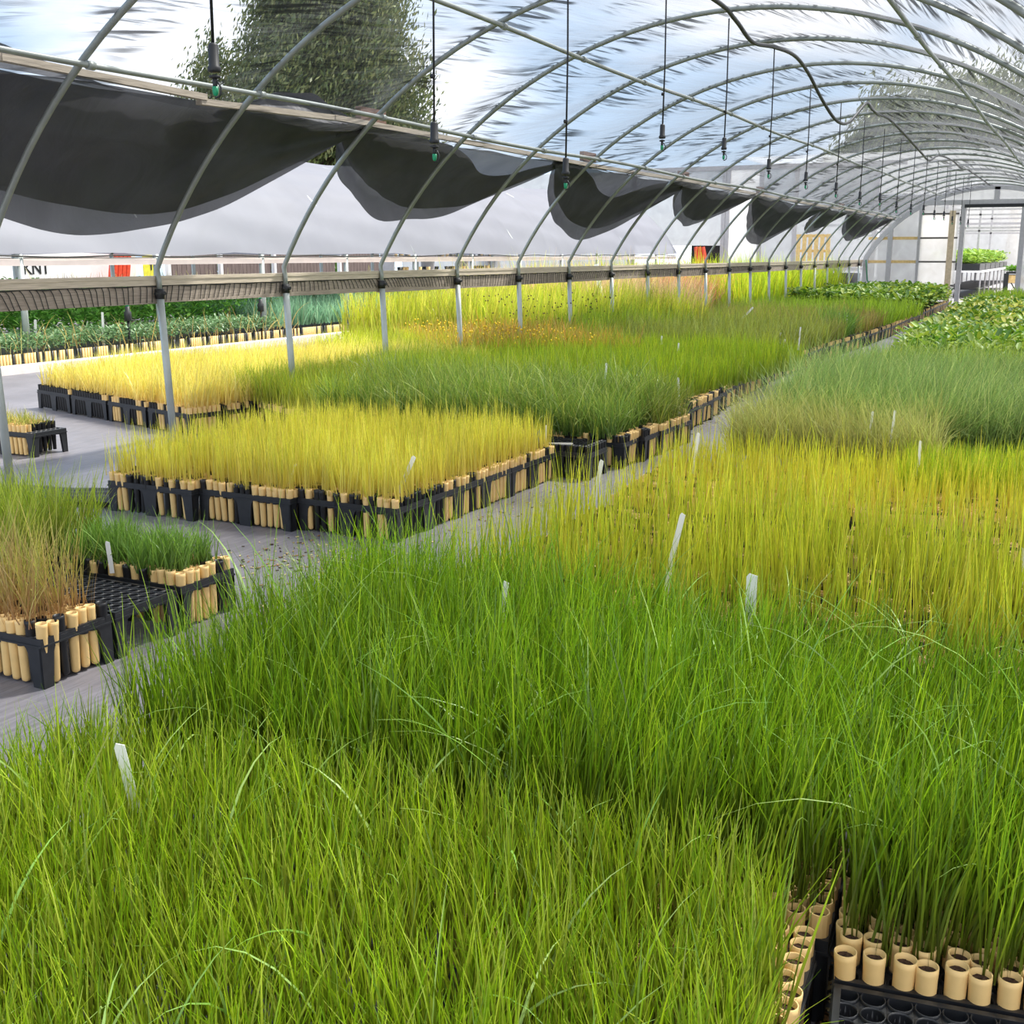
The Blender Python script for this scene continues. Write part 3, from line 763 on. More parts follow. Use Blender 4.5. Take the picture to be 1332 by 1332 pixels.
def grass(label, rects, nb, Lm, Ls, w, seg, lean, bend, cols, sp=PIT, z=.2, basec=None, spread=.012, wind=(0, 0), jit=.3, name='grass', dens=None, hvar=.15, hf=3.0, extra=None, tipmul=1.1):
    p = rect_pts(rects, sp, jit)
    if dens is not None: p = p[RNG.random(len(p)) < dens(p[:, 0], p[:, 1])]
    p = p[RNG.random(len(p)) < .95]
    n = len(p)*nb; P2 = np.repeat(p, nb, 0)
    clean = np.repeat(RNG.normal(0, .06, len(p)), nb); caz = np.repeat(RNG.uniform(0, 2*PI, len(p)), nb)
    P = np.zeros((n, 3)); P[:, :2] = P2+RNG.normal(0, spread, (n, 2)); P[:, 2] = z
    hm = 1+hvar*noise2(P[:, 0], P[:, 1], hf)
    Ln = np.clip(RNG.normal(Lm, Ls, n), Lm*.35, Lm*1.9)*hm
    az = RNG.uniform(0, 2*PI, n); th = np.abs(RNG.normal(0, lean, n)); bd = np.abs(RNG.normal(0, bend, n))
    # tuft lean and wind
    vx = np.sin(th)*np.cos(az)+clean*np.cos(caz)+wind[0]; vy = np.sin(th)*np.sin(az)+clean*np.sin(caz)+wind[1]
    az = np.arctan2(vy, vx); th = np.clip(np.hypot(vx, vy), 0, 1.2)
    cols = [np.array(c)*(np.array([1.28, 1.02, .60]) if c[1] > c[0]*1.25 and c[2] < c[0] else np.array([1.0, 1.0, .9])) for c in cols]; pk = RNG.integers(0, len(cols), n)
    tv = np.repeat(RNG.normal(1, .13, (len(p), 1)), nb, 0)*(1+.14*noise2(P[:, 0], P[:, 1], 5.0, 1.0))[:, None]
    ct = np.array(cols)[pk]*RNG.uniform(.6, 1.35, (n, 1))*np.clip(tv, .5, 1.5)
    Ln = Ln*np.repeat(RNG.normal(1, .10, len(p)), nb)
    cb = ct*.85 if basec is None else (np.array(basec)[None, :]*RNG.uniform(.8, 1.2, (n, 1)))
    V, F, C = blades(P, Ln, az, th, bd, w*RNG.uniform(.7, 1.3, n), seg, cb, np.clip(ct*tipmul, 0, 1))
    if extra is not None:
        V2, F2, C2 = extra; F = np.concatenate([F, F2+len(V)]); V = np.concatenate([V, V2]); C = np.concatenate([C, C2])
    return tag(link(name, mesh_np(name, V, F, C, M_blade)), label, 'grass', kind='stuff')

def long_blades(rects, n, Lm, w, cols, z=.2, lean=.35, bend=1.3, seg=7):
    p = rect_pts(rects, .05); p = p[RNG.integers(0, len(p), n)]
    P = np.zeros((n, 3)); P[:, :2] = p; P[:, 2] = z
    ct = np.array(cols)[RNG.integers(0, len(cols), n)]*RNG.uniform(.8, 1.2, (n, 1))
    return blades(P, np.clip(RNG.normal(Lm, Lm*.18, n), .2, 2), RNG.uniform(0, 2*PI, n), np.abs(RNG.normal(0, lean, n)), np.abs(RNG.normal(bend, .4, n)), w*RNG.uniform(.7, 1.3, n), seg, ct*.9, ct)

GR = [lin(96, 148, 22), lin(120, 172, 30), lin(78, 128, 18), lin(140, 184, 48)]
PALE = [lin(150, 184, 90), lin(136, 180, 76), lin(164, 192, 100)]
# foreground right bed: tall green, then the shorter tufted part nearest
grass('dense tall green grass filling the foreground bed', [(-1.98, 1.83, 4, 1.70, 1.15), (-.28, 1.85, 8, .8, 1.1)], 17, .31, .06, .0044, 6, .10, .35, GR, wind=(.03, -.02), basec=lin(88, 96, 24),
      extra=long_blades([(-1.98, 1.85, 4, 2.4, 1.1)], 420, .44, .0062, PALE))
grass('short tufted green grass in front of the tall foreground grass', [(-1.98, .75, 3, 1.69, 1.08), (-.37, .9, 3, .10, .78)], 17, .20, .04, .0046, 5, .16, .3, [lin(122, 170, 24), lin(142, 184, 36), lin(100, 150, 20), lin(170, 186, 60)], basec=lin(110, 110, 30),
      extra=long_blades([(-1.98, .75, 3, 1.55, 1.0)], 130, .32, .0056, PALE))
# thin yellow stems
YE = [lin(206, 208, 48), lin(186, 200, 48), lin(222, 214, 70), lin(150, 186, 44)]
grass('thin upright yellow rush stems in the right bed behind the green grass', [(-1.95, 3.3, 4, 2.42, 1.40)], 6, .24, .09, .0042, 4, .06, .12, YE, basec=lin(150, 150, 40), hvar=.2, dens=lambda x, y: .72+.45*noise2(x, y, 5.0))
grass('sparse golden rush stems over bare tubes, farther in the right bed', [(-2.0, 4.98, 4, 2.42, 1.5)], 5, .16, .06, .0045, 4, .06, .12, YE, basec=lin(206, 184, 60), hvar=.2, dens=lambda x, y: .48+.40*np.clip((y-5.1)/.8, 0, 1)+.30*noise2(x, y, 4.0))
grass('low fine lime grass at the side of the right bed before the blue grass', [(-.80, 6.0, 4, 1.1, .75)], 10, .17, .03, .004, 4, .12, .3, [lin(150, 190, 40), lin(130, 176, 44), lin(176, 200, 60)])
# blue green arching grass
BG = [lin(126, 170, 116), lin(142, 182, 128), lin(104, 150, 94), lin(172, 200, 150)]
grass('arching blue green grass spilling over the aisle from the right bed', [(-1.85, 7.3, 4, 2.3, 3.0)], 15, .38, .08, .0050, 6, .30, .85, BG, wind=(.10, -.02), basec=lin(110, 134, 60))
grass('wispy pale olive grass at the front corner of the blue grass', [(-1.9, 6.72, 4, 1.25, .75)], 14, .30, .07, .0042, 5, .32, .8, [lin(186, 192, 108), lin(168, 182, 100), lin(200, 196, 120)], wind=(-.04, -.05), basec=lin(150, 140, 70))
grass('bright yellow green grass behind the blue grass in the right bed', [(-1.75, 10.3, 2, 2.2, 1.5)], 9, .30, .06, .007, 4, .2, .5, [lin(140, 180, 60), lin(166, 194, 70), lin(120, 164, 60)], sp=.05)
# near left
grass('tall green grass behind the rush rack by the posts', [(-4.75, 2.46, 0, 1.15, 1.0)], 13, .27, .05, .0048, 5, .16, .4, [lin(124, 166, 60), lin(144, 180, 70), lin(160, 186, 80)], wind=(.04, 0), basec=lin(120, 130, 50))
grass('dry brown and green rush stems in the rack nearest the aisle', [(-3.56, 2.47, 0, .605, .3)], 12, .27, .08, .0032, 5, .2, .4, [lin(150, 172, 80), lin(166, 172, 90), lin(132, 170, 70), lin(176, 156, 100)], basec=lin(170, 124, 82))
grass('short dense dark green grass in the rack behind the empty one', [(-3.58, 3.135, .5, .605, .3)], 20, .155, .025, .0048, 4, .26, .4, [lin(108, 160, 74), lin(126, 174, 86), lin(94, 146, 66)], basec=lin(90, 120, 50))
# golden block
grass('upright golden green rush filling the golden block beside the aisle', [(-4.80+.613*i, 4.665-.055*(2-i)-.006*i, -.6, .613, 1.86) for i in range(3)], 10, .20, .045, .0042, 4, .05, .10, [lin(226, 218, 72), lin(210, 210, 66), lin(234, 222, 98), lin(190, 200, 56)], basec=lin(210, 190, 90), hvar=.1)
# tussock green
FES = [lin(116, 160, 76), lin(136, 174, 88), lin(100, 144, 64), lin(166, 190, 110)]
grass('deep green arching tussock grass behind the golden block', [(-5.15, 6.98, 0, 2.42, 1.3)], 13, .31, .08, .0052, 6, .32, .85, FES, wind=(-.02, -.04), basec=lin(80, 110, 44), extra=long_blades([(-4.5, 7.0, 0, 1.7, 1.0)], 300, .5, .006, [lin(190, 200, 130), lin(176, 194, 110)], bend=1.5))
grass('small dull green tuft of grass at the aisle behind the tussocks', [(-3.22, 7.68, 0, .58, .64)], 12, .26, .05, .005, 5, .32, .8, [lin(128, 150, 70), lin(104, 142, 60), lin(150, 156, 84)])
grass('silvery grey grass tuft between the posts', [(-5.6, 8.3, 0, .3, .3)], 8, .26, .07, .006, 4, .35, .5, [lin(190, 196, 180), lin(170, 180, 160)])
RUSH = [lin(132, 176, 36), lin(150, 186, 42), lin(114, 160, 32), lin(164, 192, 48)]
grass('bright rush green grass filling the left bed midway', [(-6.0, 8.42, -3.5, 3.05, 4.6)], 7, .26, .05, .0065, 4, .10, .2, RUSH, sp=.05, basec=lin(120, 140, 40))
grass('green grass between the posts behind the pale golden block', [(-6.5, 7.55, -20, 1.7, 2.6)], 9, .27, .05, .006, 5, .15, .4, [lin(150, 184, 50), lin(128, 172, 46), lin(170, 192, 60)], sp=.05, basec=lin(160, 160, 60))
grass('pale golden grass in the sunlit block beyond the posts', [(-8.70, 7.52, -15.5, 2.56, 3.6)], 9, .24, .05, .006, 5, .14, .35, [lin(240, 226, 110), lin(232, 220, 96), lin(246, 232, 140), lin(214, 212, 90)], sp=.05, basec=lin(226, 200, 120), wind=(.05, 0))
grass('yellow green grass at the back of the pale golden block', [(-7.9, 10.6, -15, 1.6, 1.5)], 8, .30, .05, .008, 4, .14, .35, [lin(190, 200, 60), lin(160, 186, 54)], sp=.06)
grass('short pale stubble in the lone racks on the bright fabric', [(-7.82, 5.57, 1, 1.2, .3)], 8, .09, .02, .004, 3, .3, .4, [lin(206, 190, 110), lin(180, 180, 90), lin(150, 160, 70)])
# flower block and tall grasses beyond the posts
OR = [lin(206, 150, 60), lin(190, 160, 60), lin(170, 170, 50), lin(214, 170, 90)]
grass('orange and olive flowering plants beyond the posts', [(-8.0, 12.5, -46, 3.1, 2.2)], 6, .32, .08, .012, 4, .22, .4, OR, sp=.07, basec=lin(130, 140, 60), wind=(0, 0))
grass('yellow green meadow grass with seed heads behind the orange flowers', [(-10.0, 14.2, -20, 3.7, 4.2)], 6, .62, .12, .013, 4, .12, .3, [lin(200, 204, 60), lin(180, 196, 60), lin(216, 208, 90)], sp=.08, wind=(.04, 0))
grass('hazy pink beige flowering grass in the back beds', [(-10.2, 17.5, -12, 3.6, 3.2)], 6, .75, .14, .012, 4, .16, .4, [lin(226, 190, 160), lin(214, 200, 130), lin(206, 170, 140)], sp=.09)
grass('lush green grass around the middle posts', [(-7.9, 13.6, -10, 2.4, 3.0)], 6, .42, .09, .011, 4, .16, .3, [lin(140, 184, 50), lin(164, 194, 60), lin(120, 168, 44)], sp=.07)
grass('arching blue grey grass clump beyond the posts', [(-8.3, 19.0, -8, 1.7, 2.0)], 9, .6, .1, .016, 5, .35, .9, [lin(150, 168, 140), lin(128, 152, 124), lin(170, 182, 150)], sp=.1)
grass('reddish pink grass clump beyond the posts', [(-8.9, 22.0, -5, 1.9, 3.2)], 9, .72, .13, .015, 4, .25, .5, [lin(222, 150, 120), lin(206, 160, 120), lin(226, 180, 140)], sp=.1)
grass('tall lime green grass beyond the far posts', [(-9.9, 23.5, -4, 3.6, 8.0)], 6, .85, .13, .018, 4, .14, .3, [lin(150, 196, 50), lin(170, 206, 60), lin(190, 210, 70)], sp=.12)
grass('yellow grass strip at the back of the far beds', [(-11.6, 20.0, -6, 1.8, 9.0)], 6, .8, .12, .018, 4, .14, .3, [lin(206, 206, 70), lin(190, 200, 60), lin(220, 200, 110)], sp=.12)
# far part of the left bed
grass('grey green fine grass across the left bed beyond the rush green', [(-6.9, 13.0, -1, 3.72, 3.2)], 7, .34, .07, .008, 4, .2, .4, [lin(140, 160, 70), lin(120, 150, 70), lin(160, 170, 90)], sp=.07)
grass('dark tufted grass at the aisle edge of the left bed', [(-3.70, 17.6, -1, .55, .9)], 9, .36, .07, .010, 4, .3, .6, [lin(110, 160, 80), lin(96, 146, 70)], sp=.07)
grass('mixed olive and green grass in the far left bed', [(-6.4, 16.1, -1, 2.75, 4.6)], 6, .32, .08, .011, 4, .2, .4, [lin(140, 168, 60), lin(156, 160, 80), lin(120, 160, 60), lin(170, 150, 90)], sp=.085)
grass('olive fine grass at the aisle before the dark tuft', [(-3.75, 15.9, 0, .6, 1.7)], 7, .26, .06, .009, 4, .2, .4, [lin(150, 150, 84), lin(130, 156, 70)], sp=.07)
grass('brownish short grass at the far aisle edge', [(-3.95, 18.3, 0, .85, 2.6)], 7, .24, .06, .010, 4, .2, .4, [lin(160, 140, 84), lin(130, 150, 66)], sp=.08)
grass('bright green low grass before the leafy seedlings', [(-6.3, 20.7, -1, 3.2, 4.2)], 5, .3, .07, .014, 4, .2, .4, [lin(136, 178, 56), lin(120, 166, 50)], sp=.1)
# right bed far strip of grass
grass('green grass at the far end of the right bed by the doorway', [(-2.4, 27.5, 0, 2.8, 5.0)], 6, .3, .06, .02, 3, .2, .4, [lin(140, 180, 60), lin(120, 166, 50)], sp=.12)

# leafy plants
def leafy(label, rects, sp, nl, H, Lf, Wf, cols, name='foliage', z=.2, cat='seedlings'):
    p = rect_pts(rects, sp, .4); n = len(p)*nl; P2 = np.repeat(p, nl, 0)
    hm = H*(1+.2*noise2(P2[:, 0], P2[:, 1], 2.2))
    c0 = np.stack([P2[:, 0]+RNG.normal(0, sp*.5, n), P2[:, 1]+RNG.normal(0, sp*.5, n), z+hm*RNG.uniform(.15, 1, n)], -1)
    az = RNG.uniform(0, 2*PI, n); el = RNG.uniform(-.3, .9, n)
    d = np.stack([np.cos(az)*np.cos(el), np.sin(az)*np.cos(el), np.sin(el)], -1)
    s = np.stack([-np.sin(az), np.cos(az), RNG.uniform(-.3, .3, n)], -1)
    Lx = (Lf*RNG.uniform(.6, 1.2, n))[:, None]; Wx = (Wf*RNG.uniform(.6, 1.2, n))[:, None]
    up = np.array([0, 0, 1.])[None]
    V = np.stack([c0, c0+d*Lx*.35+s*Wx*.5+up*Lx*.06, c0+d*Lx*.75+s*Wx*.38+up*Lx*.04, c0+d*Lx-up*Lx*.08, c0+d*Lx*.75-s*Wx*.38+up*Lx*.04, c0+d*Lx*.35-s*Wx*.5+up*Lx*.06], 1)
    b = (np.arange(n)*6)[:, None]
    F = np.concatenate([b+np.array([[0, 1, 2, 3]]), b+np.array([[0, 3, 4, 5]])], 0)
    C = np.array(cols)[RNG.integers(0, len(cols), n)]*RNG.uniform(.7, 1.25, (n, 1)); C = np.repeat(C[:, None, :], 6, 1).reshape(-1, 3)
    return tag(link(name, mesh_np(name, V.reshape(-1, 3), F, C, M_blade)), label, cat, kind='stuff')
LEAF = [lin(128, 158, 46), lin(96, 134, 40), lin(158, 176, 64), lin(76, 114, 34)]
leafy('broad leaved dark green seedlings in the right bed behind the grasses', [(-1.75, 12.2, 2, 2.2, 3.2)], .10, 14, .30, .16, .055, [lin(110, 150, 40), lin(140, 170, 50), lin(160, 180, 60), lin(84, 128, 34)])
leafy('yellow green leafy seedlings along the aisle in the far right bed', [(-2.0, 15.6, 1.5, 2.4, 12.0)], .13, 12, .28, .13, .07, LEAF+[lin(186, 186, 76)])
leafy('leafy strawberry like seedlings at the far end of the left bed', [(-5.9, 25.2, 0, 2.55, 7.6)], .14, 12, .40, .16, .09, LEAF)
leafy('low olive leaves at the front of the broad leaved seedlings', [(-1.9, 11.7, 2, .8, .6)], .08, 10, .18, .10, .03, [lin(120, 120, 50), lin(100, 130, 50)])
# beds under the neighbouring greenhouse
DK = [lin(100, 166, 60), lin(122, 184, 72), lin(140, 196, 84), lin(84, 146, 52)]
leafy('dark green bushy seedlings under the neighbouring greenhouse', [(-17.4, 7.2, 0, 4.6, 9.4)], .16, 16, .66, .12, .05, DK)
leafy('low blue green seedlings at the near edge of the neighbouring beds', [(-12.75, 7.5, 0, .9, 7.8)], .1, 12, .22, .08, .03, [lin(110, 140, 96), lin(92, 130, 80)])
grass('blue green fine grass in the neighbouring greenhouse', [(-14.6, 15.6, 0, 2.5, 6.4)], 7, .38, .06, .02, 3, .2, .4, [lin(136, 180, 150), lin(150, 190, 156), lin(120, 168, 140)], sp=.11)
leafy('leafy shrubs in pots behind the blue green grass next door', [(-18.2, 17.5, 0, 3.4, 12.0)], .22, 14, .58, .18, .09, [lin(90, 130, 50), lin(120, 150, 66), lin(70, 110, 40)])
grass('cream dry grass behind the dark bushes next door', [(-18.6, 15.5, 0, 2.0, 6.0)], 5, .6, .1, .03, 3, .2, .4, [lin(226, 214, 176), lin(206, 206, 130)], sp=.14)
grass('straggling straw stems along the kerb next door', [(-12.2, 9.5, 0, .5, 6.2)], 1, .28, .12, .010, 4, .4, .6, [lin(214, 180, 110), lin(200, 190, 120)], sp=.12)
# tubes at the edge of the neighbouring beds
MB_ = MB()
def stuff_tubes():
    m = MB()
    for y in np.arange(7.6, 20.2, .046):
        if random.random() < .8: m.lathe([(.016, 0), (.019, .2), (.016, .2)], 6, (-11.80, float(y), .0), 0 if random.random() < .7 else 1)
    tag(m.build('kerb_tube', [M_tan, M_blk]), 'tan and black tubes lined along the kerb next door', 'grow tubes', kind='stuff')
stuff_tubes()
# dark seed heads and yellow flowers above the orange block
def dots(label, rects, n, zr, rad, c, name):
    p = rect_pts(rects, .05); p = p[RNG.integers(0, len(p), n)]; z = RNG.uniform(*zr, n)
    c0 = np.stack([p[:, 0], p[:, 1], z], -1); o = np.array([[1, 0, 0], [0, 1, 0], [-1, 0, 0], [0, -1, 0], [0, 0, 1], [0, 0, -1]])*rad
    V = (c0[:, None, :]+o[None]).reshape(-1, 3); b = (np.arange(n)*6)[:, None]
    F = np.concatenate([b+np.array([q]) for q in ([0, 1, 4], [1, 2, 4], [2, 3, 4], [3, 0, 4], [1, 0, 5], [2, 1, 5], [3, 2, 5], [0, 3, 5])], 0)
    C = np.tile(np.array(c), (len(V), 1)); tag(link(name, mesh_np(name, V, F, C, M_blade)), label, 'flowers', kind='stuff')
dots('dark round seed heads standing above the orange flowers', [(-7.3, 13.2, -30, 1.3, 1.8)], 110, (.6, .9), .012, lin(70, 46, 30), 'seed_head')
dots('small yellow flowers dotted over the olive plants', [(-7.6, 12.2, -46, 2.6, 1.6)], 260, (.45, .62), .014, lin(240, 210, 30), 'yellow_flower')

# leaf litter
def litter(label, pts, n, spread, name='leaf_litter'):
    m = MB()
    for _ in range(n):
        cx, cy = random.choice(pts); x = random.gauss(cx, spread); y = random.gauss(cy, spread*1.6); a = random.random()*6; l = random.uniform(.003, .010)
        m.box((x, y, .004), (l*2, l*.7, .003), rz=a, mi=random.randint(0, 2))
    tag(m.build(name, [M_soil, simple('dry leaf', lin(150, 110, 72)), simple('straw', lin(206, 186, 140))]), label, 'litter', kind='stuff')
litter('dry leaf litter and soil crumbs on the aisle by the golden block', [(-2.75, 3.75), (-3.3, 4.2), (-2.9, 3.95), (-3.0, 4.4), (-2.8, 3.6)], 700, .15)
litter('dry brown stems and crumbs in the gap between the corner racks', [(-.32, 1.7+.08*i) for i in range(6)], 260, .03)
litter('straw crumbs scattered along the rack feet in the aisle', [(-2.8, 5+.4*i) for i in range(14)], 300, .07)

# ------------------------------------------------------------------ plant tags
def label_tag(x, y, z0, h, w, lean, rz, label, mat=None, th=.0016):
    m = MB(); poly = [(-w/2, 0), (w/2, 0), (w/2, h), (-w*.25, h+.006), (-w/2, h-.004)]
    m.prism(poly, 'y', -th/2, th/2)
    o = m.build('plant_tag', mat or M_white, None, (x, y, z0)); o.rotation_euler = (lean[0], lean[1], rz)
    tag(o, label, 'plant tag', 'white plant tags'); return o
R_ = .45
label_tag(-1.62, 1.545, .30, .155, .022, (.1, -.12), R_, 'wide white plant tag standing in the short tufted foreground grass')
label_tag(-1.33, 2.60, .36, .185, .018, (0, .05), R_, 'white plant tag at the far edge of the tall green grass, left of centre')
label_tag(-.765, 3.02, .34, .19, .03, (0, 0), R_-.3, 'broad white plant tag at the edge between green grass and yellow stems')
label_tag(-1.26, 3.72, .22, .30, .02, (.05, .2), R_, 'tall leaning white plant tag among the yellow stems')
label_tag(-1.22, 3.62, .20, .13, .02, (0, .1), R_, 'pale short plant tag half hidden beside the tall leaning one')
label_tag(-1.98, 4.78, .2, .28, .02, (.05, .16), R_, 'white plant tag at the aisle edge of the yellow stems, before the far aisle tags')
label_tag(-1.88, 6.0, .2, .24, .018, (0, .1), R_, 'white plant tag at the aisle edge, midway along the sparse golden stems')
label_tag(-1.93, 6.92, .22, .16, .018, (0, .12), R_, 'white plant tag at the aisle corner just before the blue green grass')
label_tag(-1.10, 6.95, .25, .24, .014, (0, .05), R_, 'thin white plant tag at the foot of the blue green grass')
label_tag(-.97, 6.9, .25, .26, .014, (0, .06), R_, 'taller thin white plant tag, right of another at the blue grass foot')
label_tag(-.72, 6.2, .25, .2, .014, (0, .0), R_, 'thin upright white plant tag in front of the low lime grass')
label_tag(-1.36, 7.0, .22, .10, .02, (0, .1), R_, 'small grey white plant tag deep under the blue green grass')
label_tag(-.1, 4.25, .2, .2, .012, (.0, -.15), R_, 'forked pinkish plant tag at the side of the yellow stems')
label_tag(-3.06, 4.80, .19, .24, .022, (.1, .42), R_, 'leaning white plant tag on the corner of the golden grass block')
label_tag(-3.30, 3.12, .19, .125, .018, (.05, -.06), R_, 'white plant tag in the front row of the short dark green rack')
label_tag(-3.07, 6.62, .19, .13, .016, (0, .05), R_, 'white plant tag beside a blue one behind the golden block')
label_tag(-3.10, 6.60, .19, .10, .03, (0, .02), R_, 'blue plant tag beside a white one behind the golden block', M_blue)
label_tag(-3.05, 6.56, .215, .19, .012, (0, PI/2-.05), .1, 'white plant tag lying flat across the black gap rack')
label_tag(-3.7, 4.75, .20, .13, .012, (0, .35), R_, 'thin grey plant tag in the front row of the golden block')
label_tag(-3.35, 8.3, .22, .35, .018, (0, .06), R_, 'thin white plant tag in the rush green grass behind the tussocks')
label_tag(-2.74, 8.36, .2, .28, .016, (0, -.07), R_, 'white plant tag at the aisle end of the tussock grass')
far = [(937, 12.5, -4.35, .24), (953, 11.3, -3.75, .26), (1055, 14.0, -3.35, .22), (1066, 13.6, -3.2, .17), (1075, 14.6, -3.3, .22), (1091, 14.2, -3.16, .28), (1146, 18.4, -3.5, .26), (1150, 18.0, -3.3, .25)]
desc = ['in the rush green grass beside the posts', 'in the middle of the rush green grass', 'where rush green meets grey green grass', 'low at the edge of the rush green grass', 'thin, before the dark aisle tuft', 'tall, at the aisle before the dark tuft', 'tall, among the far brownish grass', 'short, beside a tall tag in far brownish grass']
for (px, y, x, h), d_ in zip(far, desc): label_tag(x, y, .25, h, .02, (0, .05), R_, 'white plant tag '+d_)
label_tag(-4.6, 16.8, .46, .24, .03, (0, .75), R_, 'white plant tag leaning far over in the far left bed')
label_tag(-1.85, 13.6, .2, .25, .02, (0, 0), R_, 'white plant tag at the aisle before the broad leaved seedlings')
label_tag(-1.95, 12.4, .2, .25, .02, (0, 0), R_, 'white plant tag at the aisle behind the blue green grass')
m = MB(); m.beam((0, 0, 0), (-.28, .12, 1.25), .07, .02); tag(m.build('stake', M_whitep, None, (-6.75, 16.9, 0)), 'white wooden stake leaning by the posts above the meadow grass', 'stake')
for i, (x, y, h, ln) in enumerate([(-12.5, 10.2, .5, .0), (-12.6, 10.9, .45, .06), (-12.5, 12.0, .5, .03), (-14.0, 16.0, .75, -.12), (-14.3, 20.2, .75, -.1), (-13.2, 19.2, .65, .06)]):
    label_tag(x, y, .1, h, .035, (0, ln), R_, f'white plant tag in the neighbouring beds, {ordw(i+1)} from the near end')

# folded black fabric by the post
m = MB(); P = []
for i in range(25):
    s = i/24
    P.append([(-5.75+.95*s, 4.42+.30*t+.14*s+.02*math.sin(9*s), .012+.055*abs(math.sin(PI*t*2.5+.6*math.sin(5*s)))*(.4+.6*s)) for t in [j/16 for j in range(17)]])
m.grid(P); tag(m.build('ground_cloth_fold', simple('black fabric', lin(46, 46, 50), rough=.5, scale=8, bump=.3)), 'rumpled fold of black ground cloth behind the golden block corner', 'ground cloth')

# ------------------------------------------------------------------ end wall of the tunnel
ew = MB()
def yb(a, b, w, h): ew.beam((a[0], END_Y, a[1]), (b[0], END_Y, b[1]), w, h)
for i in range(30):
    a = A0+(PI-2*A0)*i/30; b = A0+(PI-2*A0)*(i+1)/30
    yb(hoop_pt(a, -.05), hoop_pt(b, -.05), .06, .13)
for x, z1 in ((XL+.05, 1.3), (-5.27, 2.1), (-4.46, 2.78), (-3.37, 2.76), (-1.83, 2.76), (-.6, 2.3), (XR, 1.3)): yb((x, 0), (x, z1), .13, .1)
yb((-4.5, 2.80), (-.55, 2.80), .09, .13); yb((-2.55, 2.8), (-2.55, 3.2), .14, .06)
tag(ew.build('trim_1', M_frame), kind='structure')
mb = MB()
poly = [(XL, 0.0)]+[hoop_pt(PI-A0-(PI-2*A0)*i/30, -.03) for i in range(10)]
xs = [q for q in poly if q[0] < -4.46]; zt = hoop_pt(ang_for(-4.46), -.03)[1]
mb.prism(xs+[(-4.46, zt), (-4.46, 0)], 'y', END_Y+.05, END_Y+.06)
q = [(-1.83, 0), (-1.83, 2.8)]+[hoop_pt(a, -.03) for a in np.linspace(ang_for(-.9), A0, 10)]+[(XR, 0)]
mb.prism(q, 'y', END_Y+.05, END_Y+.06)
gb2 = [(-4.46, 2.8)]+[hoop_pt(a, -.03) for a in np.linspace(ang_for(-4.46), ang_for(-.9), 16)]+[(-.9, 2.8)]
mb.prism(gb2, 'y', END_Y+.05, END_Y+.06)
for z in (.55, 1.2, 1.85): mb.box((-5.15, END_Y+.02, z), (1.45, .03, .08), mi=1)
tag(mb.build('wall_back', [M_poly, M_pallet]), kind='structure')
dr = empty('door_1', (-3.95, END_Y-.12, 0)); tag(dr, kind='structure')
m = MB(); m.box((0, 0, 1.33), (.98, .02, 2.6)); m.build('door_panel', M_polyw, dr)
m = MB()
for z in (.55, 1.2, 1.85, 2.5): m.box((0, -.02, z), (.98, .03, .045))
m.build('door_rail', simple('dark rail', lin(96, 92, 88)), dr)
m = MB(); m.box((.32, -.03, 1.33), (.16, .02, 2.5)); m.build('door_stile', simple('beige stile', lin(206, 186, 156)), dr)
m = MB(); m.box((-2.6, END_Y-.03, 2.70), (1.5, .08, .09)); tag(m.build('trim_2', M_dark), kind='structure')
m = MB(); m.tube([(-5.85, 34.3, 1.25), (-5.78, 34.3, .7), (-5.45, 34.3, .02)], .02, 7); tag(m.build('green_hose', simple('green hose', lin(60, 120, 90))), 'green hose hanging from the tunnel corner at the end wall', 'hose')

# ------------------------------------------------------------------ house beyond the doorway
mb = MB(); mb.box((-2.8, 50, .004), (8, 30.5, .012)); tag(mb.build('floor_beyond', M_concrete), kind='structure')
mb = MB(); mb.box((-3, 62, 2.2), (14, .1, 4.4)); tag(mb.build('wall_beyond', M_polyw), kind='structure')
mb = MB(); mb.box((-3, 49, 4.3), (14, 26, .05)); tag(mb.build('ceiling_beyond', M_roof), kind='structure')
mb = MB()
for y in (40, 46, 52, 58):
    for z in (2.35, 3.0): mb.box((-3, y, z), (12, .08, .07))
    for x in (-4.4, -1.6, .8): mb.box((x, y, 2.15), (.08, .08, 4.3))
tag(mb.build('trim_3', M_frame), kind='structure')
bt = empty('bench', (-4.0, 47, 0)); tag(bt, 'long nursery bench with many posts in the house beyond the doorway', 'bench')
m = MB(); m.box((0, 0, .86), (1.6, 14, .06)); m.build('bench_top', M_whitep, bt)
lg = MB(); lg.tube([(0, 0, 0), (0, 0, .84)], .025, 6); lm = lg.mesh('leg', M_frame)
for i in range(8):
    for x in (-.7, .74): link('leg', lm, bt, (x, -6.6+i*1.88, 0))
m = MB(); m.box((0, 0, .3), (1.4, 13.4, .04)); m.build('lower_shelf', M_dark, bt)
for i in range(6):
    m = MB(); m.box((0, 0, .11), (1.4, 2.0, .2)); o = m.build('plant_tray', M_black, None, (-4.0, 41.4+i*2.2, .895)); tag(o, f'black tray of seedlings on the bench beyond the doorway, {ordw(i+1)} from the door', 'plant tray', 'trays on the bench beyond the doorway')
leafy('pale green seedlings on the bench beyond the doorway', [(-4.7, 40.4, 0, 1.4, 13.0)], .2, 14, .4, .2, .1, [lin(170, 200, 80), lin(140, 180, 70)], z=1.08)
ct_ = empty('cart', (-2.15, 41.5, 0)); tag(ct_, 'nursery cart with crossed legs standing in the doorway beyond', 'cart')
m = MB(); m.box((0, 0, .82), (.75, 1.5, .06)); m.box((0, 0, .62), (.7, 1.4, .25), mi=1); m.build('tray_bed', [M_black, M_pallet], ct_)
m = MB(); m.box((-.36, -.7, .4), (.14, .14, .8)); m.build('leg', M_dark, ct_)
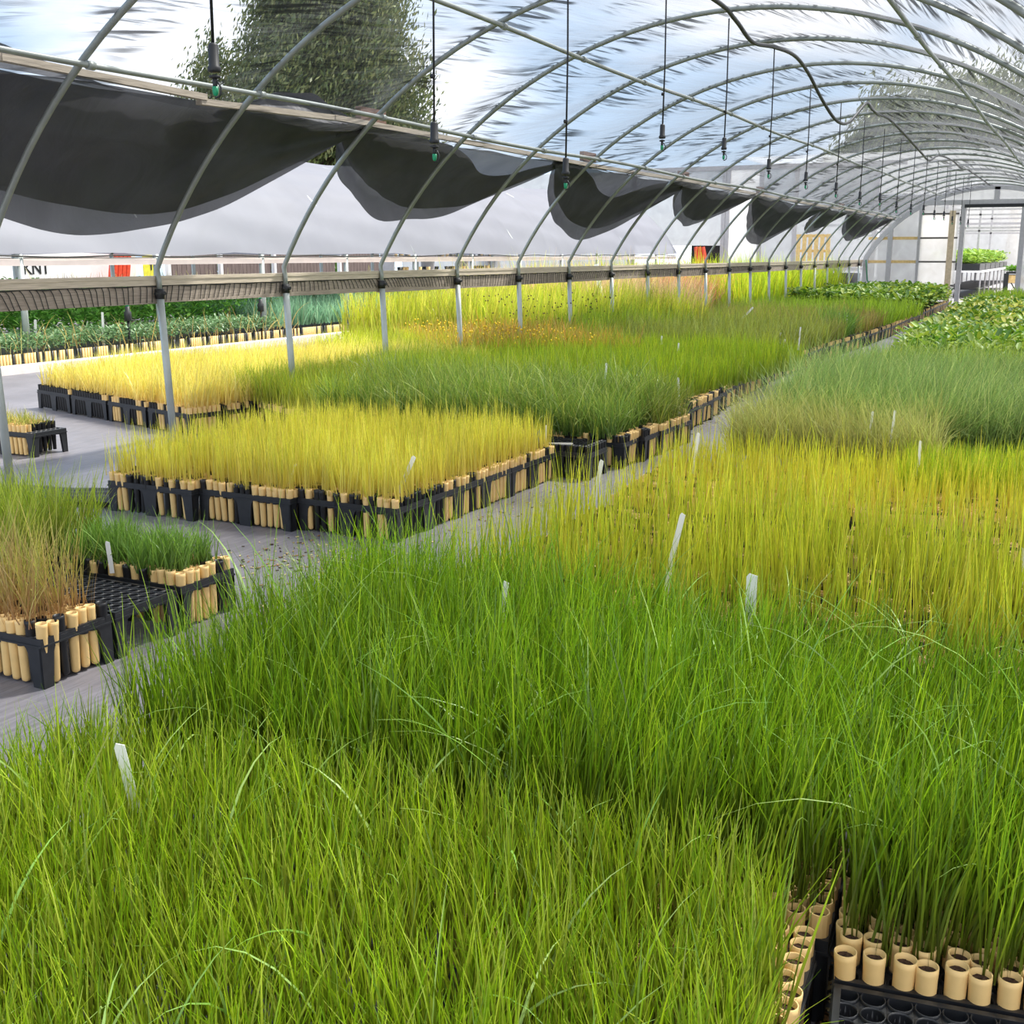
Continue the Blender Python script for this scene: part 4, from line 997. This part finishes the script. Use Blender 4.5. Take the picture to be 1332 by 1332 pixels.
m = MB(); m.tube([(-.2, -.7, .5), (.1, -.7, .02)], .02, 6); m.tube([(.25, -.7, .5), (.36, -.7, .02)], .02, 6); m.tube([(-.3, -.7, .25), (.36, -.7, .25)], .02, 6); m.build('cross_leg', M_dark, ct_)
leafy('green seedlings on the cart beyond the doorway', [(-2.5, 40.8, 0, .72, 1.4)], .1, 12, .16, .1, .06, [lin(120, 170, 50), lin(100, 150, 40)], z=.85)

# ------------------------------------------------------------------ neighbouring greenhouse
nh = empty('neighbouring_greenhouse', (-15.4, 5, 0)); tag(nh, 'neighbouring tunnel greenhouse under a pale shade cloth, beyond the kerb', 'greenhouse')
H2 = 3.32
def nb_pt(a, off=0): return ((AX+off)*.9*math.cos(a), ZC+(AZ+off)*math.sin(a))
a0 = math.asin((1.38-ZC)/AZ); P = []
for i in range(81):
    a = a0+(PI-2*a0)*i/80; row = []
    for j in range(161):
        y = j*.2; x, z = nb_pt(a, .085-.05*math.sin(PI*((y/2.45) % 1))*(1+.3*math.sin(a*9+y)))
        row.append((x, y, z+.015*math.sin(a*31+y*1.7)))
    P.append(row)
m = MB(); m.grid(P); m.build('shade_cover', M_shadew, nh)
hoop2 = MB(); hoop2.tube([(nb_pt(a0+(PI-2*a0)*i/32)[0], 0, nb_pt(a0+(PI-2*a0)*i/32)[1]) for i in range(33)], .03, 8); h2 = hoop2.mesh('arch', M_post)
xe = nb_pt(a0)[0]
p2 = MB(); p2.tube([(0, 0, 0), (0, 0, 1.4)], .045, 10); p2m = p2.mesh('post', M_post)
for k in range(13):
    y = .75+2.45*k
    link('arch', h2, nh, (0, y, 0)); link('post', p2m, nh, (xe, y, 0)); link('post', p2m, nh, (-xe, y, 0))
m = MB(); m.box((xe+.02, 16, 1.30), (.03, 32, .09)); m.box((-xe-.02, 16, 1.30), (.03, 32, .09)); m.build('hem_board', M_pink, nh)
m = MB(); m.tube([(xe+.06, i*.4, 1.375+.012*math.sin(i*1.1)) for i in range(81)], .012, 6); m.build('hem_cord', M_cord, nh)
m = MB(); m.box((0, 0, .045), (.22, 13.6, .09)); tag(m.build('kerb', M_curb, None, (-11.5, 13.5, 0)), 'white kerb board along the edge of the neighbouring beds', 'kerb')
for i, (x, y) in enumerate([(-11.9, 11.9), (-12.0, 14.9), (-11.65, 17.6), (-11.6, 20.4)]):
    r = empty('riser_sprinkler', (x, y, 0)); tag(r, f'black riser sprinkler standing by the neighbouring kerb, {ordw(i+1)} from the near end', 'sprinkler', 'riser sprinklers by the kerb')
    m = MB(); m.tube([(0, 0, 0), (0, 0, .55)], .018, 8); m.build('riser', M_hose, r)
    m = MB(); m.lathe([(0, .5), (.05, .5), (.05, .62), (.03, .64), (.03, .7), (0, .7)], 8); m.build('head', M_dark, r)
    m = MB(); m.lathe([(0, .7), (.022, .7), (.022, .76), (0, .76)], 8); m.build('nozzle', M_green, r)

# things behind the neighbouring house
FX = -20.2
for i, (y0, y1) in enumerate([(21.6, 23.4), (23.5, 25.6), (25.7, 28.6), (28.8, 31.0)]):
    m = MB(); ny = int((y1-y0)/.15)
    for k in range(ny): m.box((0, (k+.5)*(y1-y0)/ny-(y1-y0)/2, .8), (.03, (y1-y0)/ny-.012, 1.6+.03*math.sin(k*2.2)))
    o = m.build('fence_panel', M_fence, None, (FX, (y0+y1)/2, 0)); tag(o, f'brown board fence panel behind the neighbouring house, {ordw(i+1)} from the near end', 'fence', 'fence panels behind the neighbouring house')
    m = MB(); m.box((.03, -(y1-y0)/2, .85), (.1, .1, 1.7)); m.build('post', M_whitep, o)
m = MB(); m.box((0, 0, 1.0), (.06, 7.5, 2.0)); tag(m.build('shed_wall', M_whitep, None, (FX-.4, 17.2, 0)), 'white shed wall behind the neighbouring house', 'wall')
def sign(name, x, y, z, w, h, col, txt, tcol, label, sz):
    r = empty(name, (x, y, z)); tag(r, label, 'sign')
    m = MB(); m.box((0, 0, 0), (.02, w, h)); m.build('board', col, r)
    cu = bpy.data.curves.new('lettering', 'FONT'); cu.body = txt; cu.size = sz; cu.align_x = 'CENTER'; cu.align_y = 'CENTER'; cu.extrude = .003; cu.offset = .006
    tmp = bpy.data.objects.new('lettering_curve', cu); COL.objects.link(tmp); bpy.context.view_layer.update()
    me = bpy.data.meshes.new_from_object(tmp.evaluated_get(bpy.context.evaluated_depsgraph_get())); bpy.data.objects.remove(tmp); bpy.data.curves.remove(cu)
    me.materials.clear(); me.materials.append(tcol)
    o = link('lettering', me, r, (.014, 0, -.02)); o.rotation_euler = (PI/2, 0, PI/2)
sign('sign', FX+.05, 17.62, 1.12, .75, .5, M_whitep, 'KNT', M_dark, 'white sign with large dark letters behind the neighbouring house', .34)
sign('sign', FX+.05, 21.0, 1.15, .5, .5, M_yel, 'Y', M_dark, 'yellow sign behind the neighbouring house beside the fence', .3)
m = MB()
for k in range(5): m.beam((0, k*.13-.4, 0), (0, k*.13-.12, 1.55), .05, .10)
tag(m.build('folded_chair_stack', M_red, None, (FX+.1, 19.9, 0)), 'leaning red folded panels behind the neighbouring house', 'panels')
rk = empty('storage_shelf', (FX, 35.2, 0)); tag(rk, 'dark storage shelves of pots behind the neighbouring house', 'shelf')
m = MB()
for z in (.2, .75, 1.3, 1.75): m.box((0, 0, z), (.6, 7.5, .05))
m.build('shelf_board', M_whitep, rk)
for y in (-3.7, -1.2, 1.2, 3.7):
    m = MB(); m.box((0, 0, .9), (.5, .06, 1.8)); m.build('upright', M_frame, rk, (0, y, 0))
m = MB()
for z in (.22, .78, 1.33):
    for k in range(40):
        if random.random() < .8: m.lathe([(.05, 0), (.08, .22), (.07, .22)], 7, (random.uniform(-.15, .2), -3.6+k*.18, z), 0 if random.random() < .6 else 1)
tag(m.build('stored_pot', [M_black, M_tan], rk), kind='stuff')

# ------------------------------------------------------------------ large glasshouse across the far end
def panel(x0, x1, y, z0, z1, mat, name): m = MB(); m.box(((x0+x1)/2, y, (z0+z1)/2), (x1-x0, .05, z1-z0)); return tag(m.build(name, mat), kind='structure')
GY = 38.5
panel(-14.5, -11.25, GY, 1.7, 4.2, M_poly, 'wall_far'); panel(-10.0, -6.3, GY, 0, 4.2, M_poly, 'wall_far'); panel(-24, -14.5, GY, 0, 4.2, M_poly, 'wall_far')
panel(-11.12, -10.12, GY, 0, 4.2, M_polyw, 'door_2')
mb = MB()
for x in (-14.5, -11.3, -11.16, -10.05, -8.9, -6.35): mb.box((x, GY-.04, 2.1), (.13, .08, 4.2))
mb.box((-10, GY-.04, 4.2), (9, .1, .14)); mb.box((-8, GY-.04, .95), (3.2, .06, .08))
tag(mb.build('trim_4', M_frame), kind='structure')
m = MB(); m.box((-11.9, GY+.5, .85), (1.2, .3, 1.7)); tag(m.build('dark_doorway', M_dark), kind='structure')
def tree_leaves(c, r, n, size, asp, cols, seed, droop=.3):
    rg = np.random.default_rng(seed); K = 70
    cc = rg.normal(0, 1, (K, 3)); cc /= np.linalg.norm(cc, axis=1)[:, None]; cc = cc*rg.uniform(.35, 1, (K, 1))**.5*np.array(r)+np.array(c)
    k = rg.integers(0, K, n); sg = np.array(r).mean()*.17
    off = rg.normal(0, 1, (n, 3))*sg*np.array([.8, .8, 1.5])
    c0 = cc[k]+off
    az = rg.normal(.4, .9, n); el = rg.normal(.9, .4, n)
    d = np.stack([np.cos(az)*np.cos(el), np.sin(az)*np.cos(el), np.sin(el)], -1); s = rg.normal(0, 1, (n, 3)); s -= d*(s*d).sum(1)[:, None]; s /= np.linalg.norm(s, axis=1)[:, None]
    Lx = (size*rg.uniform(.6, 1.4, n))[:, None]; Wx = Lx*asp
    V = np.stack([c0-d*Lx/2, c0+s*Wx/2, c0+d*Lx/2, c0-s*Wx/2], 1).reshape(-1, 3)
    F = np.arange(n*4).reshape(-1, 4)
    C = np.array(cols)[rg.integers(0, len(cols), n)]*rg.uniform(.6, 1.2, (n, 1)); C = np.repeat(C, 4, 0)
    return V, F, C
TC = [lin(100, 116, 58), lin(124, 134, 72), lin(80, 98, 48), lin(142, 146, 88)]
def tree(name, x, y, blobs, n, size, label, seed, trunk_h):
    r = empty(name, (x, y, 0)); tag(r, label, 'tree')
    Vs, Fs, Cs = [], [], []; o = 0
    for i, (dx, dy, z, rx, rz_) in enumerate(blobs):
        V, F, C = tree_leaves((dx, dy, z), (rx, rx, rz_), int(n*rx*rx*rz_), size, .3, TC, seed+i)
        Vs.append(V); Fs.append(F+o); Cs.append(C); o += len(V)
    link('crown', mesh_np('crown', np.concatenate(Vs), np.concatenate(Fs), np.concatenate(Cs), M_blade), r)
    m = MB(); m.tube([(0, 0, 0), (.1, 0, trunk_h*.5), (0, 0, trunk_h)], [.5, .4, .2], 10)
    for i, (dx, dy, z, rx, rz_) in enumerate(blobs): m.tube([(0, 0, trunk_h*.45), (dx*.6, dy*.6, z*.75), (dx, dy, z+rz_*.3)], [.25, .15, .05], 7)
    m.build('trunk', M_shrubwood, r)
tree('poplar_tree', -27.0, 38, [(0, 0, 10.4, 2.5, 4.6), (-1.3, .6, 9.4, 1.8, 3.6), (1.6, 0, 9.2, 2.0, 3.6), (.4, -.5, 6.6, 3.2, 2.6), (2.6, 0, 6.6, 1.9, 2.6), (-3.0, 0, 8.2, 1.0, 2.4), (-4.8, 0, 7.4, 1.3, 2.2), (-6.3, 0, 6.6, 1.2, 2.1), (-5.2, .5, 5.4, 2.2, 1.8), (-2.6, 0, 5.6, 2.0, 2.0), (3.6, 0, 5.2, 1.2, 1.8)], 1150, .24, 'tall dark green poplar with side lobes beyond the neighbouring greenhouse', 3, 10)
tree('broad_tree', -9.4, 66, [(0, 0, 6.9, 3.2, 2.6), (2.4, 0, 7.8, 2.4, 2.2), (-1.8, 0, 5.5, 2.6, 2.0)], 700, .36, 'dark tree seen through the film roof behind the far end, wide crown', 13, 6)
tree('broad_tree', -4.0, 68, [(0, 0, 7.8, 2.9, 2.8), (2.0, 0, 6.8, 2.2, 2.2)], 700, .36, 'dark tree seen through the film roof straight above the doorway', 23, 6)
leafy('low green bushes beyond the fence behind the neighbouring house', [(-24.5, 27, 0, 2.0, 8)], .35, 16, 1.6, .3, .16, [lin(100, 140, 60), lin(130, 160, 80)], z=0)

# pallets, bin and red sacks by the far glasshouse
def pallet(x, y, z, up, label):
    r = empty('pallet', (x, y, z)); tag(r, label, 'pallet', 'wooden pallets by the far glasshouse')
    m = MB()
    for k in range(6): m.box((-.45+k*.18, 0, .125), (.12, 1.0, .022))
    m.build('deck_board', M_pallet, r)
    m = MB()
    for k in range(3): m.box((0, -.45+k*.45, .06), (1.05, .08, .1))
    m.build('stringer', M_pallet, r)
    if up: r.rotation_euler = (0, 0, 0); r.rotation_euler = (PI/2, 0, 0)
pallet(-7.75, 36.2, .5, True, 'upright wooden pallet leaning against the far glasshouse wall, lower one')
pallet(-7.75, 36.2, 1.505, True, 'upright wooden pallet leaning on top of the lower one by the glasshouse')
pallet(-7.3, 35.6, .30, False, 'flat wooden pallet on the ground by the far glasshouse')
m = MB(); m.lathe([(0, 0), (.42, 0), (.5, .85), (.47, .85), (.4, .06), (0, .06)], 16); tag(m.build('plastic_bin', M_dark, None, (-6.75, 35.9, 0)), 'black round plastic bin beside the pallets at the far glasshouse', 'bin')
m = MB()
for k in range(3): m.tube([(k*.13, 0, 0), (k*.13+.05, 0, .8), (k*.13-.1, 0, 1.65)], [.1, .12, .06], 8)
tag(m.build('red_roll', M_red, None, (-11.95, 37.9, 0)), 'red orange rolled plastic leaning at the corner of the far glasshouse', 'roll')
